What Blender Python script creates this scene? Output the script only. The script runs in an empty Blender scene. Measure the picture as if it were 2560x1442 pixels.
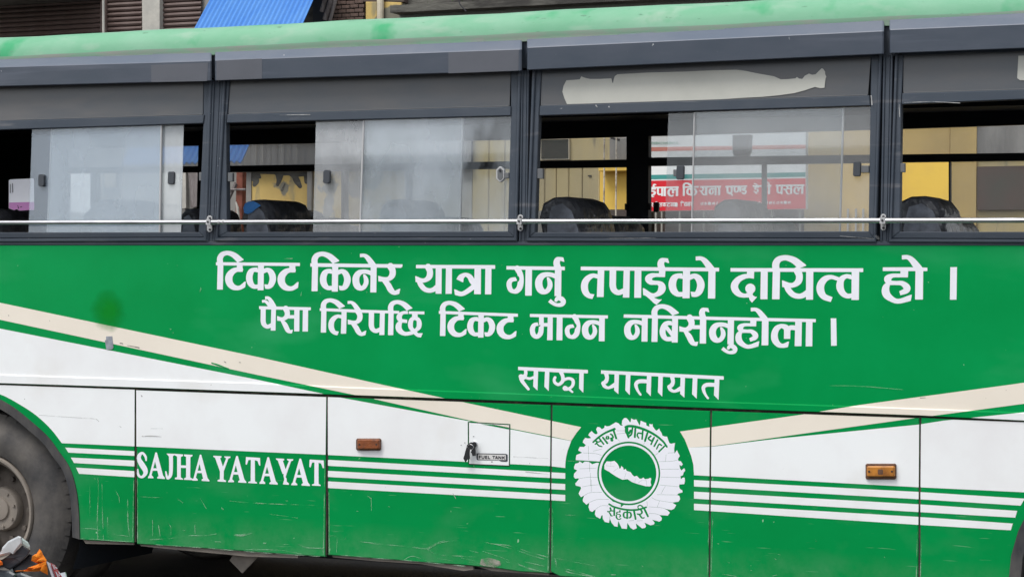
import bpy, math, random
import numpy as np
from mathutils import Vector, Matrix

# ------------------------------------------------------------------ camera, sky, sun, exposure
random.seed(7)
sc = bpy.context.scene
F_PX, CU, CV = 5200.0, 1280.0, 721.0
_x = Vector((11500.0, 121.0, -5200.0)).normalized()
_dn = Vector((-0.006, 1.0, 0.01)); _z = (-_dn).normalized()
_x = (_x - _z * _x.dot(_z)).normalized()
_y = _z.cross(_x).normalized()

def c2w(v):
    return Vector((_x.dot(v), _y.dot(v), _z.dot(v)))

RIGHT, DOWN, FWD = c2w(Vector((1, 0, 0))), c2w(Vector((0, 1, 0))), c2w(Vector((0, 0, 1)))

def ray(u, v):
    return RIGHT * (u - CU) + DOWN * (v - CV) + FWD * F_PX

CAM = -(FWD * 9.71)                      # the point in mid picture on the bus side is the origin for now
_r = ray(-53, 1276)
_t = (0.06 - CAM.y) / _r.y
CAM.z += 0.52 - (CAM.z + _r.z * _t)      # hub of the rear wheel is 0.52 m above the road

cam_d = bpy.data.cameras.new("camera")
cam_d.sensor_fit = 'HORIZONTAL'
cam_d.sensor_width = 36.0
cam_d.lens = 36.0 * F_PX / 2560.0
cam_d.clip_start = 0.1
cam_d.clip_end = 500.0
cam = bpy.data.objects.new("camera", cam_d)
sc.collection.objects.link(cam)
cam.matrix_world = Matrix.Translation(CAM) @ Matrix((RIGHT, -DOWN, -FWD)).transposed().to_4x4()
sc.camera = cam

SUN_EL, SUN_AZ = math.radians(58), math.radians(205)     # azimuth clockwise from +Y
world = bpy.data.worlds.new("World")
sc.world = world
world.use_nodes = True
wn = world.node_tree
bg = wn.nodes["Background"]
sky = wn.nodes.new("ShaderNodeTexSky")
sky.sky_type = 'NISHITA'
sky.sun_disc = False
sky.sun_elevation = SUN_EL
sky.sun_rotation = SUN_AZ
sky.dust_density = 4.0
sky.air_density = 1.0
sky.altitude = 1300
hs = wn.nodes.new("ShaderNodeHueSaturation")
hs.inputs["Saturation"].default_value = 0.21           # overcast: the cloud veil takes most of the blue out
wn.links.new(sky.outputs[0], hs.inputs["Color"])
wn.links.new(hs.outputs[0], bg.inputs["Color"])
bg.inputs["Strength"].default_value = 0.15
sun_d = bpy.data.lights.new("sun", 'SUN')
sun_d.energy = 1.3
sun_d.angle = math.radians(25)
sun_d.color = (1.0, 0.97, 0.93)
sun = bpy.data.objects.new("sun", sun_d)
sc.collection.objects.link(sun)
_sd = Vector((math.sin(SUN_AZ) * math.cos(SUN_EL), math.cos(SUN_AZ) * math.cos(SUN_EL), math.sin(SUN_EL)))
sun.rotation_euler = _sd.to_track_quat('Z', 'Y').to_euler()
vs = sc.view_settings
vs.view_transform = 'Standard'
vs.look = 'None'
vs.exposure = 0.70
vs.gamma = 1.0
vs.use_curve_mapping = False
sc.cycles.transparent_max_bounces = 24
sc.cycles.max_bounces = 8

# ------------------------------------------------------------------ helpers
class Plane:
    """A plane y = y0 + k*(z - z0); px() drops a picture point onto it."""
    def __init__(s, y0, k=0.0, z0=0.0):
        s.y0, s.k, s.z0 = y0, k, z0
    def px(s, u, v, off=0.0):
        r = ray(u, v)
        y0 = s.y0 - off
        t = (y0 + s.k * (CAM.z - s.z0) - CAM.y) / (r.y - s.k * r.z)
        return CAM + r * t

SIDE = Plane(0.0)
BELT_Z = SIDE.px(1280, 615).z
TILT = Plane(0.0, 0.046, BELT_Z)

def link(o, parent=None):
    sc.collection.objects.link(o)
    if parent is not None:
        o.parent = parent
        o.matrix_parent_inverse = Matrix.Translation(-Vector(wloc(parent)))
    return o

def wloc(o):
    return o.get("_w", None) or tuple(o.location)

def thing(name, label, cat, loc, group=None):
    o = bpy.data.objects.new(name, None)
    o.location = loc
    o.empty_display_size = 0.2
    sc.collection.objects.link(o)
    o["label"] = label
    o["category"] = cat
    if group:
        o["group"] = group
    return o

def tag(o, label=None, cat=None, group=None, kind=None):
    if label: o["label"] = label
    if cat: o["category"] = cat
    if group: o["group"] = group
    if kind: o["kind"] = kind
    return o

class MB:
    def __init__(s):
        s.v, s.f = [], []
    def poly(s, pts):
        i = len(s.v)
        s.v += [tuple(p) for p in pts]
        s.f.append(tuple(range(i, i + len(pts))))
    def loft(s, rings, closed=True, caps=True):
        """rings: lists of equal length"""
        i = len(s.v); n = len(rings[0])
        for r in rings: s.v += [tuple(p) for p in r]
        for k in range(len(rings) - 1):
            for j in range(n if closed else n - 1):
                a = i + k * n + j; b = i + k * n + (j + 1) % n
                s.f.append((a, b, b + n, a + n))
        if caps:
            s.f.append(tuple(i + j for j in reversed(range(n))))
            s.f.append(tuple(i + (len(rings) - 1) * n + j for j in range(n)))
    def prism(s, pts, d, bevel=0.0):
        """front polygon pts (3D) extruded by vector d; bevel rounds the front edge"""
        d = Vector(d); pts = [Vector(p) for p in pts]
        if bevel > 0:
            c = sum(pts, Vector()) / len(pts); n = len(pts)
            inn = []
            for k in range(n):
                p, a, b = pts[k], pts[k - 1], pts[(k + 1) % n]
                e1, e2 = (a - p).normalized(), (b - p).normalized()
                sn = max(0.35, e1.cross(e2).length)
                q = (e1 + e2) * (bevel / sn)
                if e1.dot(e2) < -0.985:
                    nrm = e2.cross(d).normalized()
                    q = nrm * bevel
                    if (p + q - c).length > (p - c).length: q = -q
                inn.append(p + q)
            dn = d.normalized()
            s.loft([inn, [p + dn * bevel * 0.9 for p in pts], [p + d for p in pts]])
        else:
            s.loft([pts, [p + d for p in pts]])
    def box(s, a, b):
        (x0, y0, z0), (x1, y1, z1) = a, b
        s.loft([[(x0, y0, z0), (x1, y0, z0), (x1, y0, z1), (x0, y0, z1)], [(x0, y1, z0), (x1, y1, z0), (x1, y1, z1), (x0, y1, z1)]])
    def tube(s, pts, r, n=10, caps=True):
        pts = [Vector(p) for p in pts]
        rr = r if isinstance(r, (list, tuple)) else [r] * len(pts)
        rings = []
        up = Vector((0.13, 0.2, 0.97))
        for k, p in enumerate(pts):
            t = (pts[min(k + 1, len(pts) - 1)] - pts[max(k - 1, 0)]).normalized()
            a = t.cross(up)
            if a.length < 1e-3: a = t.cross(Vector((1, 0, 0)))
            a.normalize(); b = t.cross(a).normalized()
            rings.append([p + (a * math.cos(q) + b * math.sin(q)) * rr[k] for q in [2 * math.pi * j / n for j in range(n)]])
        s.loft(rings, caps=caps)
    def lathe(s, prof, c, n=48, axis='y'):
        """prof: (radius, offset along +y) pairs"""
        rings = []
        for (r, h) in prof:
            rings.append([(c[0] + r * math.cos(2 * math.pi * j / n), c[1] + h, c[2] + r * math.sin(2 * math.pi * j / n)) for j in range(n)])
        s.loft(rings, caps=False)
    def disc(s, c, r, d, n=16):
        ring = [Vector((c[0] + r * math.cos(2 * math.pi * j / n), c[1], c[2] + r * math.sin(2 * math.pi * j / n))) for j in range(n)]
        s.prism(ring, d, bevel=r * 0.15)
    def build(s, name, mat, parent=None, smooth=False, auto=None):
        me = bpy.data.meshes.new(name)
        me.from_pydata(s.v, [], s.f)
        me.materials.append(mat)
        me.update()
        import bmesh
        bm = bmesh.new(); bm.from_mesh(me)
        bmesh.ops.recalc_face_normals(bm, faces=bm.faces)
        if auto is not None:
            bmesh.ops.remove_doubles(bm, verts=bm.verts, dist=1e-5)
            for e in bm.edges:
                if len(e.link_faces) == 2 and e.calc_face_angle(0) > math.radians(auto): e.smooth = False
            for f in bm.faces: f.smooth = True
        bm.to_mesh(me); bm.free()
        if smooth: me.polygons.foreach_set("use_smooth", [True] * len(me.polygons))
        o = bpy.data.objects.new(name, me)
        return link(o, parent)

def pxprism(pl, pts, off, depth, bevel=0.0, mb=None):
    m = mb or MB()
    m.prism([pl.px(u, v, off) for u, v in pts], (0, depth, 0), bevel)
    return m

def clip_poly(sub, clip):
    """Sutherland-Hodgman, clip polygon convex"""
    area = sum(clip[i][0] * clip[(i + 1) % len(clip)][1] - clip[(i + 1) % len(clip)][0] * clip[i][1] for i in range(len(clip)))
    out = list(sub)
    for i in range(len(clip)):
        a, b = clip[i], clip[(i + 1) % len(clip)]
        def side(p):
            q = (b[0] - a[0]) * (p[1] - a[1]) - (b[1] - a[1]) * (p[0] - a[0])
            return q if area > 0 else -q
        new = []
        for j in range(len(out)):
            p, q = out[j - 1], out[j]
            sp, sq = side(p), side(q)
            if (sp >= 0) != (sq >= 0):
                t = sp / (sp - sq)
                new.append((p[0] + (q[0] - p[0]) * t, p[1] + (q[1] - p[1]) * t))
            if sq >= 0: new.append(q)
        out = new
        if len(out) < 3: return []
    return out

# ------------------------------------------------------------------ vector lettering -> flat mesh
class Ink:
    """Union of polygons and variable-width strokes given in picture units, meshed by marching squares."""
    def __init__(s, box, h=1.0):
        s.x0, s.y0 = box[0] - 4, box[1] - 4
        s.h = h
        s.nx = int((box[2] - box[0] + 8) / h) + 1
        s.ny = int((box[3] - box[1] + 8) / h) + 1
        s.F = np.full((s.ny, s.nx), -3.0)
    def _win(s, a, b, c, d):
        i0 = max(0, int((a - s.x0 - 4) / s.h)); i1 = min(s.nx, int((c - s.x0 + 4) / s.h) + 2)
        j0 = max(0, int((b - s.y0 - 4) / s.h)); j1 = min(s.ny, int((d - s.y0 + 4) / s.h) + 2)
        if i1 <= i0 or j1 <= j0: return None
        X, Y = np.meshgrid(s.x0 + np.arange(i0, i1) * s.h, s.y0 + np.arange(j0, j1) * s.h)
        return (slice(j0, j1), slice(i0, i1)), X, Y
    def _put(s, sl, g, sub):
        g = np.clip(g, -3, 3)
        s.F[sl] = np.minimum(s.F[sl], -g) if sub else np.maximum(s.F[sl], g)
    def poly(s, pts, sub=False):
        xs = [p[0] for p in pts]; ys = [p[1] for p in pts]
        w = s._win(min(xs), min(ys), max(xs), max(ys))
        if w is None: return
        sl, X, Y = w
        D = np.full(X.shape, 1e9); ins = np.zeros(X.shape, bool)
        for k in range(len(pts)):
            (ax, ay), (bx, by) = pts[k - 1], pts[k]
            dx, dy = bx - ax, by - ay
            L = dx * dx + dy * dy + 1e-12
            t = np.clip(((X - ax) * dx + (Y - ay) * dy) / L, 0, 1)
            D = np.minimum(D, (X - ax - t * dx) ** 2 + (Y - ay - t * dy) ** 2)
            if ay != by:
                c = ((ay > Y) != (by > Y)) & (X < (bx - ax) * (Y - ay) / (by - ay) + ax)
                ins ^= c
        D = np.sqrt(D)
        s._put(sl, np.where(ins, D, -D), sub)
    def stroke(s, pts, sub=False, c0='r', c1='r', smooth=True):
        """pts (x,y,width); c0/c1: 'r' round, 'b' cut square, or (dx,dy) direction of the cut line"""
        P = [np.array(p, float) for p in pts]
        if smooth and len(P) > 2:
            Q = []
            E = [2 * P[0] - P[1]] + P + [2 * P[-1] - P[-2]]
            for k in range(1, len(E) - 2):
                for t in (0, .2, .4, .6, .8):
                    a, b, c, d = E[k - 1], E[k], E[k + 1], E[k + 2]
                    Q.append(0.5 * ((2 * b) + (c - a) * t + (2 * a - 5 * b + 4 * c - d) * t * t + (3 * b - a - 3 * c + d) * t ** 3))
            Q.append(P[-1])
        else:
            Q = P
        xs = [q[0] for q in Q]; ys = [q[1] for q in Q]; m = max(q[2] for q in Q) / 2 + 1
        w = s._win(min(xs) - m, min(ys) - m, max(xs) + m, max(ys) + m)
        if w is None: return
        sl, X, Y = w
        G = np.full(X.shape, -1e9)
        for k in range(len(Q) - 1):
            a, b = Q[k], Q[k + 1]
            dx, dy = b[0] - a[0], b[1] - a[1]
            L = dx * dx + dy * dy + 1e-9
            t = np.clip(((X - a[0]) * dx + (Y - a[1]) * dy) / L, 0, 1)
            D = np.hypot(X - a[0] - t * dx, Y - a[1] - t * dy)
            G = np.maximum(G, (a[2] + (b[2] - a[2]) * t) / 2 - D)
        for (c, p, q) in ((c0, Q[0], Q[1]), (c1, Q[-1], Q[-2])):
            if isinstance(c, str) and c == 'r': continue
            tx, ty = q[0] - p[0], q[1] - p[1]
            if isinstance(c, str):
                nx_, ny_ = tx, ty
            else:
                nx_, ny_ = -c[1], c[0]
                if nx_ * tx + ny_ * ty < 0: nx_, ny_ = -nx_, -ny_
            l = math.hypot(nx_, ny_) + 1e-9
            hp = ((X - p[0]) * nx_ + (Y - p[1]) * ny_) / l
            near = np.hypot(X - p[0], Y - p[1]) < p[2] * 0.85
            G = np.where(near, np.minimum(G, hp), G)
        s._put(sl, G, sub)
    def mesh(s, pl, off, name, mat, parent):
        F, h = s.F, s.h
        I = F > 0
        V, Fc, cache = [], [], {}
        def vert(x, y):
            k = (round(x * 64), round(y * 64))
            if k not in cache:
                cache[k] = len(V)
                V.append(tuple(pl.px(x, y, off)))
            return cache[k]
        full = I[:-1, :-1] & I[1:, :-1] & I[:-1, 1:] & I[1:, 1:]
        some = (I[:-1, :-1] | I[1:, :-1] | I[:-1, 1:] | I[1:, 1:]) & ~full
        for j in range(s.ny - 1):
            row = full[j]
            i = 0
            idx = np.flatnonzero(row)
            if len(idx):
                br = np.flatnonzero(np.diff(idx) > 1)
                st = np.r_[idx[0], idx[br + 1]]; en = np.r_[idx[br], idx[-1]]
                y0, y1 = s.y0 + j * h, s.y0 + (j + 1) * h
                for a, b in zip(st, en):
                    xa, xb = s.x0 + a * h, s.x0 + (b + 1) * h
                    Fc.append((vert(xa, y0), vert(xb, y0), vert(xb, y1), vert(xa, y1)))
        for j, i in zip(*np.nonzero(some)):
            c = [(i, j), (i + 1, j), (i + 1, j + 1), (i, j + 1)]
            pts = []
            for k in range(4):
                a, b = c[k], c[(k + 1) % 4]
                fa, fb = F[a[1], a[0]], F[b[1], b[0]]
                if fa > 0: pts.append((s.x0 + a[0] * h, s.y0 + a[1] * h))
                if (fa > 0) != (fb > 0):
                    t = fa / (fa - fb)
                    pts.append((s.x0 + (a[0] + (b[0] - a[0]) * t) * h, s.y0 + (a[1] + (b[1] - a[1]) * t) * h))
            ids = []
            for p in pts:
                q = vert(*p)
                if not ids or ids[-1] != q: ids.append(q)
            if len(ids) > 1 and ids[0] == ids[-1]: ids.pop()
            if len(ids) >= 3 and len(set(ids)) == len(ids): Fc.append(tuple(ids))
        me = bpy.data.meshes.new(name)
        me.from_pydata(V, [], Fc)
        me.materials.append(mat)
        me.update()
        return link(bpy.data.objects.new(name, me), parent)

# ------------------------------------------------------------------ materials
def srgb(r, g, b):
    f = lambda c: c / 12.92 if c <= 0.04045 else ((c + 0.055) / 1.055) ** 2.4
    return (f(r / 255), f(g / 255), f(b / 255))

def mat(name, col, rough=0.5, spec=0.5, metal=0.0, var=0.0, vscale=3.0, col2=None, bump=0.0, bscale=20.0, coat=0.0,
        spots=None, stretch=(1, 1, 1), detail=6.0, ramp=(0.4, 0.65), rvar=0.0, splash=None):
    m = bpy.data.materials.new(name)
    m.use_nodes = True
    nt = m.node_tree; N = nt.nodes; L = nt.links
    p = N["Principled BSDF"]
    p.inputs["Roughness"].default_value = rough
    p.inputs["Specular IOR Level"].default_value = spec
    p.inputs["Metallic"].default_value = metal
    p.inputs["Coat Weight"].default_value = coat
    p.inputs["Base Color"].default_value = (*col, 1)
    tc = N.new("ShaderNodeTexCoord"); mp = N.new("ShaderNodeMapping")
    mp.inputs["Scale"].default_value = stretch
    L.new(tc.outputs["Object"], mp.inputs["Vector"])
    last = None
    if var or col2:
        n = N.new("ShaderNodeTexNoise"); n.inputs["Scale"].default_value = vscale; n.inputs["Detail"].default_value = detail
        n.inputs["Roughness"].default_value = 0.62
        L.new(mp.outputs[0], n.inputs["Vector"])
        r = N.new("ShaderNodeMapRange"); r.inputs["From Min"].default_value = ramp[0]; r.inputs["From Max"].default_value = ramp[1]
        L.new(n.outputs[0], r.inputs["Value"])
        mx = N.new("ShaderNodeMix"); mx.data_type = 'RGBA'
        c2 = col2 or tuple(c * (1 - var) for c in col)
        mx.inputs[6].default_value = (*col, 1); mx.inputs[7].default_value = (*c2, 1)
        L.new(r.outputs[0], mx.inputs[0])
        last = mx.outputs[2]
        if rvar:
            rr = N.new("ShaderNodeMapRange"); rr.inputs["To Min"].default_value = rough; rr.inputs["To Max"].default_value = min(1, rough + rvar)
            L.new(n.outputs[0], rr.inputs["Value"]); L.new(rr.outputs[0], p.inputs["Roughness"])
    if spots:
        # (colour, scale, threshold, softness, stretch)
        for (sc_, scale, th, soft, st) in spots:
            mp2 = N.new("ShaderNodeMapping"); mp2.inputs["Scale"].default_value = st
            L.new(tc.outputs["Object"], mp2.inputs["Vector"])
            n = N.new("ShaderNodeTexNoise"); n.inputs["Scale"].default_value = scale; n.inputs["Detail"].default_value = 4
            L.new(mp2.outputs[0], n.inputs["Vector"])
            r = N.new("ShaderNodeMapRange"); r.inputs["From Min"].default_value = th; r.inputs["From Max"].default_value = th + soft
            L.new(n.outputs[0], r.inputs["Value"])
            mx = N.new("ShaderNodeMix"); mx.data_type = 'RGBA'
            mx.inputs[6].default_value = (*col, 1); mx.inputs[7].default_value = (*sc_, 1)
            if last is not None: L.new(last, mx.inputs[6])
            L.new(r.outputs[0], mx.inputs[0])
            last = mx.outputs[2]
    if splash:
        # road splash: (colour, z where it ends, z where it is thickest, strength), broken up by noise
        sx = N.new("ShaderNodeSeparateXYZ"); L.new(tc.outputs["Object"], sx.inputs[0])
        h = N.new("ShaderNodeMapRange"); h.inputs["From Min"].default_value = splash[1]; h.inputs["From Max"].default_value = splash[2]; h.inputs["To Max"].default_value = splash[3]
        L.new(sx.outputs[2], h.inputs["Value"])
        n = N.new("ShaderNodeTexNoise"); n.inputs["Scale"].default_value = 5; n.inputs["Detail"].default_value = 8; n.inputs["Roughness"].default_value = 0.7
        L.new(tc.outputs["Object"], n.inputs["Vector"])
        r = N.new("ShaderNodeMapRange"); r.inputs["From Min"].default_value = 0.38; r.inputs["From Max"].default_value = 0.66
        L.new(n.outputs[0], r.inputs["Value"])
        mu = N.new("ShaderNodeMath"); mu.operation = 'MULTIPLY'; L.new(h.outputs[0], mu.inputs[0]); L.new(r.outputs[0], mu.inputs[1])
        mx = N.new("ShaderNodeMix"); mx.data_type = 'RGBA'; mx.inputs[6].default_value = (*col, 1); mx.inputs[7].default_value = (*splash[0], 1)
        if last is not None: L.new(last, mx.inputs[6])
        L.new(mu.outputs[0], mx.inputs[0]); last = mx.outputs[2]
    if last is not None: L.new(last, p.inputs["Base Color"])
    if bump:
        n = N.new("ShaderNodeTexNoise"); n.inputs["Scale"].default_value = bscale; n.inputs["Detail"].default_value = 5
        L.new(mp.outputs[0], n.inputs["Vector"])
        b = N.new("ShaderNodeBump"); b.inputs["Strength"].default_value = bump; b.inputs["Distance"].default_value = 0.02
        L.new(n.outputs[0], b.inputs["Height"]); L.new(b.outputs[0], p.inputs["Normal"])
    return m

def dusty(name, col, fac, lo=0.7, hi=1.2, scale=2.5, rough=0.03, settle=None, through=0.0):
    """pane of glass under a film of dust: part clear, part dust"""
    m = bpy.data.materials.new(name); m.use_nodes = True
    nt = m.node_tree; N = nt.nodes; L = nt.links
    p = N["Principled BSDF"]; out = N["Material Output"]
    p.inputs["Base Color"].default_value = (*col, 1); p.inputs["Roughness"].default_value = 0.75
    p.inputs["Specular IOR Level"].default_value = 0.2
    tr = N.new("ShaderNodeBsdfTransparent"); tr.inputs[0].default_value = (0.93, 0.95, 0.96, 1)
    gl = N.new("ShaderNodeBsdfGlossy"); gl.inputs["Roughness"].default_value = rough
    lw = N.new("ShaderNodeLayerWeight"); lw.inputs["Blend"].default_value = 0.5
    pw = N.new("ShaderNodeMath"); pw.operation = 'POWER'; pw.inputs[1].default_value = 5.0; L.new(lw.outputs["Facing"], pw.inputs[0])
    fr = N.new("ShaderNodeMath"); fr.operation = 'MULTIPLY_ADD'; fr.inputs[1].default_value = 0.95; fr.inputs[2].default_value = 0.048; L.new(pw.outputs[0], fr.inputs[0])
    tc = N.new("ShaderNodeTexCoord"); mp = N.new("ShaderNodeMapping"); mp.inputs["Scale"].default_value = (1, 1, 0.6)
    n = N.new("ShaderNodeTexNoise"); n.inputs["Scale"].default_value = scale; n.inputs["Detail"].default_value = 7; n.inputs["Roughness"].default_value = 0.6
    L.new(tc.outputs["Object"], mp.inputs[0]); L.new(mp.outputs[0], n.inputs["Vector"])
    r = N.new("ShaderNodeMapRange"); r.inputs["From Min"].default_value = 0.35; r.inputs["From Max"].default_value = 0.68
    r.inputs["To Min"].default_value = fac * lo; r.inputs["To Max"].default_value = min(0.97, fac * hi)
    L.new(n.outputs[0], r.inputs["Value"])
    if settle:      # dust lies thicker low on the pane
        sx = N.new("ShaderNodeSeparateXYZ"); L.new(tc.outputs["Object"], sx.inputs[0])
        h = N.new("ShaderNodeMapRange"); h.inputs["From Min"].default_value = BELT_Z + 0.62; h.inputs["From Max"].default_value = BELT_Z + 0.1
        h.inputs["To Min"].default_value = settle[0]; h.inputs["To Max"].default_value = settle[1]; L.new(sx.outputs[2], h.inputs["Value"])
        mu = N.new("ShaderNodeMath"); mu.operation = 'MULTIPLY'; L.new(r.outputs[0], mu.inputs[0]); L.new(h.outputs[0], mu.inputs[1])
        r = mu
    m1 = N.new("ShaderNodeMixShader"); m2 = N.new("ShaderNodeMixShader")
    L.new(r.outputs[0], m1.inputs[0]); L.new(tr.outputs[0], m1.inputs[1]); L.new(p.outputs[0], m1.inputs[2])
    if through:     # film seen from its unlit side: daylight scatters through it
        tl = N.new("ShaderNodeBsdfTranslucent"); tl.inputs[0].default_value = (*col, 1); m3 = N.new("ShaderNodeMixShader"); m3.inputs[0].default_value = through
        L.new(p.outputs[0], m3.inputs[1]); L.new(tl.outputs[0], m3.inputs[2]); L.new(m3.outputs[0], m1.inputs[2])
    L.new(fr.outputs[0], m2.inputs[0]); L.new(m1.outputs[0], m2.inputs[1]); L.new(gl.outputs[0], m2.inputs[2])
    L.new(m2.outputs[0], out.inputs[0])
    return m

DUST = (0.42, 0.40, 0.36)
M = {}
G0 = (0.0, 0.25, 0.058)
M['green'] = mat("green_paint", G0, 0.28, 0.10, var=0.12, vscale=1.3, col2=(0.001, 0.285, 0.072), bump=0.05, bscale=1.6,
                 spots=[((0.040, 0.335, 0.135), 1.1, 0.55, 0.30, (1, 1, 2.5)), ((0.25, 0.50, 0.30), 60, 0.73, 0.03, (1, 1, 1))])
M['green_low'] = mat("green_paint_road_grimed", G0, 0.5, 0.06, var=0.12, vscale=1.3, col2=(0.0, 0.225, 0.050), bump=0.10, bscale=2.5, splash=((0.14, 0.28, 0.16), 0.60, 0.40, 0.5),
                 spots=[((0.030, 0.25, 0.085), 2.2, 0.55, 0.25, (1, 1, 1.5)), ((0.30, 0.52, 0.33), 38, 0.72, 0.03, (1, 1, 0.6)), ((0.09, 0.31, 0.14), 20, 0.67, 0.06, (0.3, 1, 5))])
M['white'] = mat("white_paint", (0.82, 0.84, 0.84), 0.35, 0.45, var=0.05, vscale=1.5, col2=(0.76, 0.76, 0.76), bump=0.05, bscale=1.6, splash=((0.58, 0.55, 0.50), 1.0, 0.7, 0.25),
                 spots=[((0.45, 0.42, 0.38), 55, 0.735, 0.03, (1, 1, 1)), ((0.68, 0.66, 0.62), 2.0, 0.60, 0.25, (1, 1, 1))])
M['cream'] = mat("cream_paint", (0.80, 0.735, 0.63), 0.35, 0.45, var=0.05, vscale=1.5, col2=(0.75, 0.68, 0.58), bump=0.04, bscale=1.6,
                 spots=[((0.35, 0.30, 0.25), 50, 0.73, 0.03, (1, 1, 1))])
M['vinyl'] = mat("white_vinyl", (0.80, 0.81, 0.86), 0.4, 0.4, var=0.05, vscale=4)
M['graphite'] = mat("slate_grey_paint", (0.036, 0.049, 0.068), 0.4, 0.4, col2=(0.052, 0.064, 0.082), vscale=2.5, bump=0.06, bscale=5, stretch=(1, 1, 2),
                 spots=[((0.14, 0.14, 0.15), 7, 0.60, 0.2, (0.5, 1, 4)), ((0.35, 0.35, 0.36), 45, 0.745, 0.02, (1, 1, 1))], rvar=0.3)
M['valance'] = mat("faded_slate_paint", (0.044, 0.058, 0.080), 0.35, 0.45, col2=(0.062, 0.074, 0.098), vscale=1.8, stretch=(1, 1, 3),
                 spots=[((0.095, 0.108, 0.140), 2.5, 0.56, 0.16, (0.35, 1, 5)), ((0.5, 0.52, 0.52), 40, 0.76, 0.02, (1, 1, 1))], bump=0.04, bscale=4)
M['panelgrey'] = mat("brown_grey_tinted_panel", (0.078, 0.086, 0.097), 0.3, 0.4, col2=(0.100, 0.100, 0.102), vscale=1.6, stretch=(1, 1, 3),
                 spots=[((0.125, 0.12, 0.118), 2.2, 0.55, 0.2, (0.5, 1, 3))])
M['black'] = mat("black_rubber", (0.012, 0.013, 0.015), 0.55, 0.4)
M['gap'] = mat("grimy_seal", (0.035, 0.030, 0.027), 0.8, 0.2, col2=(0.12, 0.085, 0.06), vscale=14, ramp=(0.5, 0.7))
M['dark'] = mat("dark_interior_trim", (0.020, 0.025, 0.033), 0.6, 0.3, col2=(0.022, 0.026, 0.032), vscale=3)
M['inner'] = mat("interior_lining", (0.030, 0.032, 0.035), 0.7, 0.3)
M['steel'] = mat("polished_steel", (0.72, 0.72, 0.74), 0.22, 0.5, metal=1.0, var=0.3, vscale=5, stretch=(1, 1, 1), rvar=0.2)
M['bracket'] = mat("galvanised_bracket", (0.50, 0.50, 0.50), 0.45, 0.5, metal=0.3, var=0.3, vscale=30)
M['roof'] = mat("faded_green_roof_paint", (0.145, 0.375, 0.225), 0.65, 0.2, col2=(0.225, 0.425, 0.295), vscale=2.2, stretch=(1, 1, 2), ramp=(0.35, 0.7), bump=0.05, bscale=6,
                 spots=[((0.28, 0.43, 0.32), 6, 0.54, 0.2, (0.7, 1, 2)), ((0.055, 0.33, 0.15), 3.5, 0.58, 0.12, (1, 1, 1)), ((0.12, 0.26, 0.17), 30, 0.67, 0.05, (0.5, 1, 1.5))])
M['roofdirt'] = mat("grimed_roof_edge", (0.17, 0.30, 0.21), 0.7, 0.2, col2=(0.24, 0.26, 0.23), vscale=9, stretch=(0.5, 1, 2))
M['tyre'] = mat("tyre_rubber", (0.046, 0.045, 0.046), 0.75, 0.3, col2=(0.115, 0.105, 0.095), vscale=4, bump=0.1, bscale=60)
M['rim'] = mat("dusty_wheel_steel", (0.26, 0.225, 0.19), 0.6, 0.4, col2=(0.20, 0.175, 0.15), vscale=6, bump=0.1, bscale=30)
M['rimdark'] = mat("wheel_dish_grime", (0.10, 0.085, 0.075), 0.8, 0.2, col2=(0.15, 0.13, 0.11), vscale=9)
M['lip'] = mat("arch_rubber", (0.035, 0.036, 0.040), 0.6, 0.3, col2=(0.10, 0.095, 0.088), vscale=5, stretch=(1, 1, 0.4))
M['mud'] = mat("muddy_sheet_edge", (0.24, 0.21, 0.18), 0.85, 0.2, col2=(0.18, 0.16, 0.14), vscale=8)
M['scratch'] = mat("scraped_paint", (0.30, 0.55, 0.36), 0.7, 0.2, col2=(0.42, 0.58, 0.42), vscale=30)
def fading(m, lo, hi, scale=14, a0=0.40, a1=0.62):
    nt = m.node_tree; N = nt.nodes; p = N["Principled BSDF"]
    tc = N.new("ShaderNodeTexCoord"); n = N.new("ShaderNodeTexNoise"); n.inputs["Scale"].default_value = scale; n.inputs["Detail"].default_value = 5
    nt.links.new(tc.outputs["Object"], n.inputs["Vector"])
    r = N.new("ShaderNodeMapRange"); r.inputs["From Min"].default_value = a0; r.inputs["From Max"].default_value = a1; r.inputs["To Min"].default_value = lo; r.inputs["To Max"].default_value = hi
    nt.links.new(n.outputs[0], r.inputs["Value"]); nt.links.new(r.outputs[0], p.inputs["Alpha"])
    return m
fading(M['scratch'], 0.0, 0.58)
M['bare'] = mat("bare_scuffed_metal", (0.36, 0.33, 0.29), 0.8, 0.2, col2=(0.20, 0.28, 0.18), vscale=25)
M['greyline'] = mat("grey_scuff", (0.42, 0.42, 0.41), 0.7, 0.2)
fading(M['bare'], 0.0, 0.95, 16, 0.38, 0.6); fading(M['greyline'], 0.2, 0.9)
M['amber'] = mat("weathered_amber_lens", (0.24, 0.068, 0.018), 0.4, 0.4, col2=(0.15, 0.045, 0.016), vscale=40, bump=0.2, bscale=120)
M['amber2'] = mat("bright_amber_lens", (0.50, 0.20, 0.03), 0.3, 0.5, col2=(0.24, 0.09, 0.02), vscale=28)
M['lampbase'] = mat("brown_lamp_base", (0.13, 0.065, 0.04), 0.6, 0.3, var=0.4, vscale=50)
M['seat'] = mat("black_leatherette", (0.035, 0.037, 0.043), 0.28, 0.5, col2=(0.075, 0.078, 0.088), vscale=14, bump=1.0, bscale=14)
M['seatgrey'] = mat("grey_leatherette", (0.20, 0.22, 0.26), 0.45, 0.4, col2=(0.10, 0.11, 0.13), vscale=12, bump=0.4, bscale=12)
M['blue'] = mat("blue_cloth", (0.07, 0.25, 0.62), 0.7, 0.2, var=0.3, vscale=20)
M['glassA'] = dusty("dusty_glass", (0.60, 0.67, 0.73), 0.24, 0.55, 1.35, 2.0)
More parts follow.
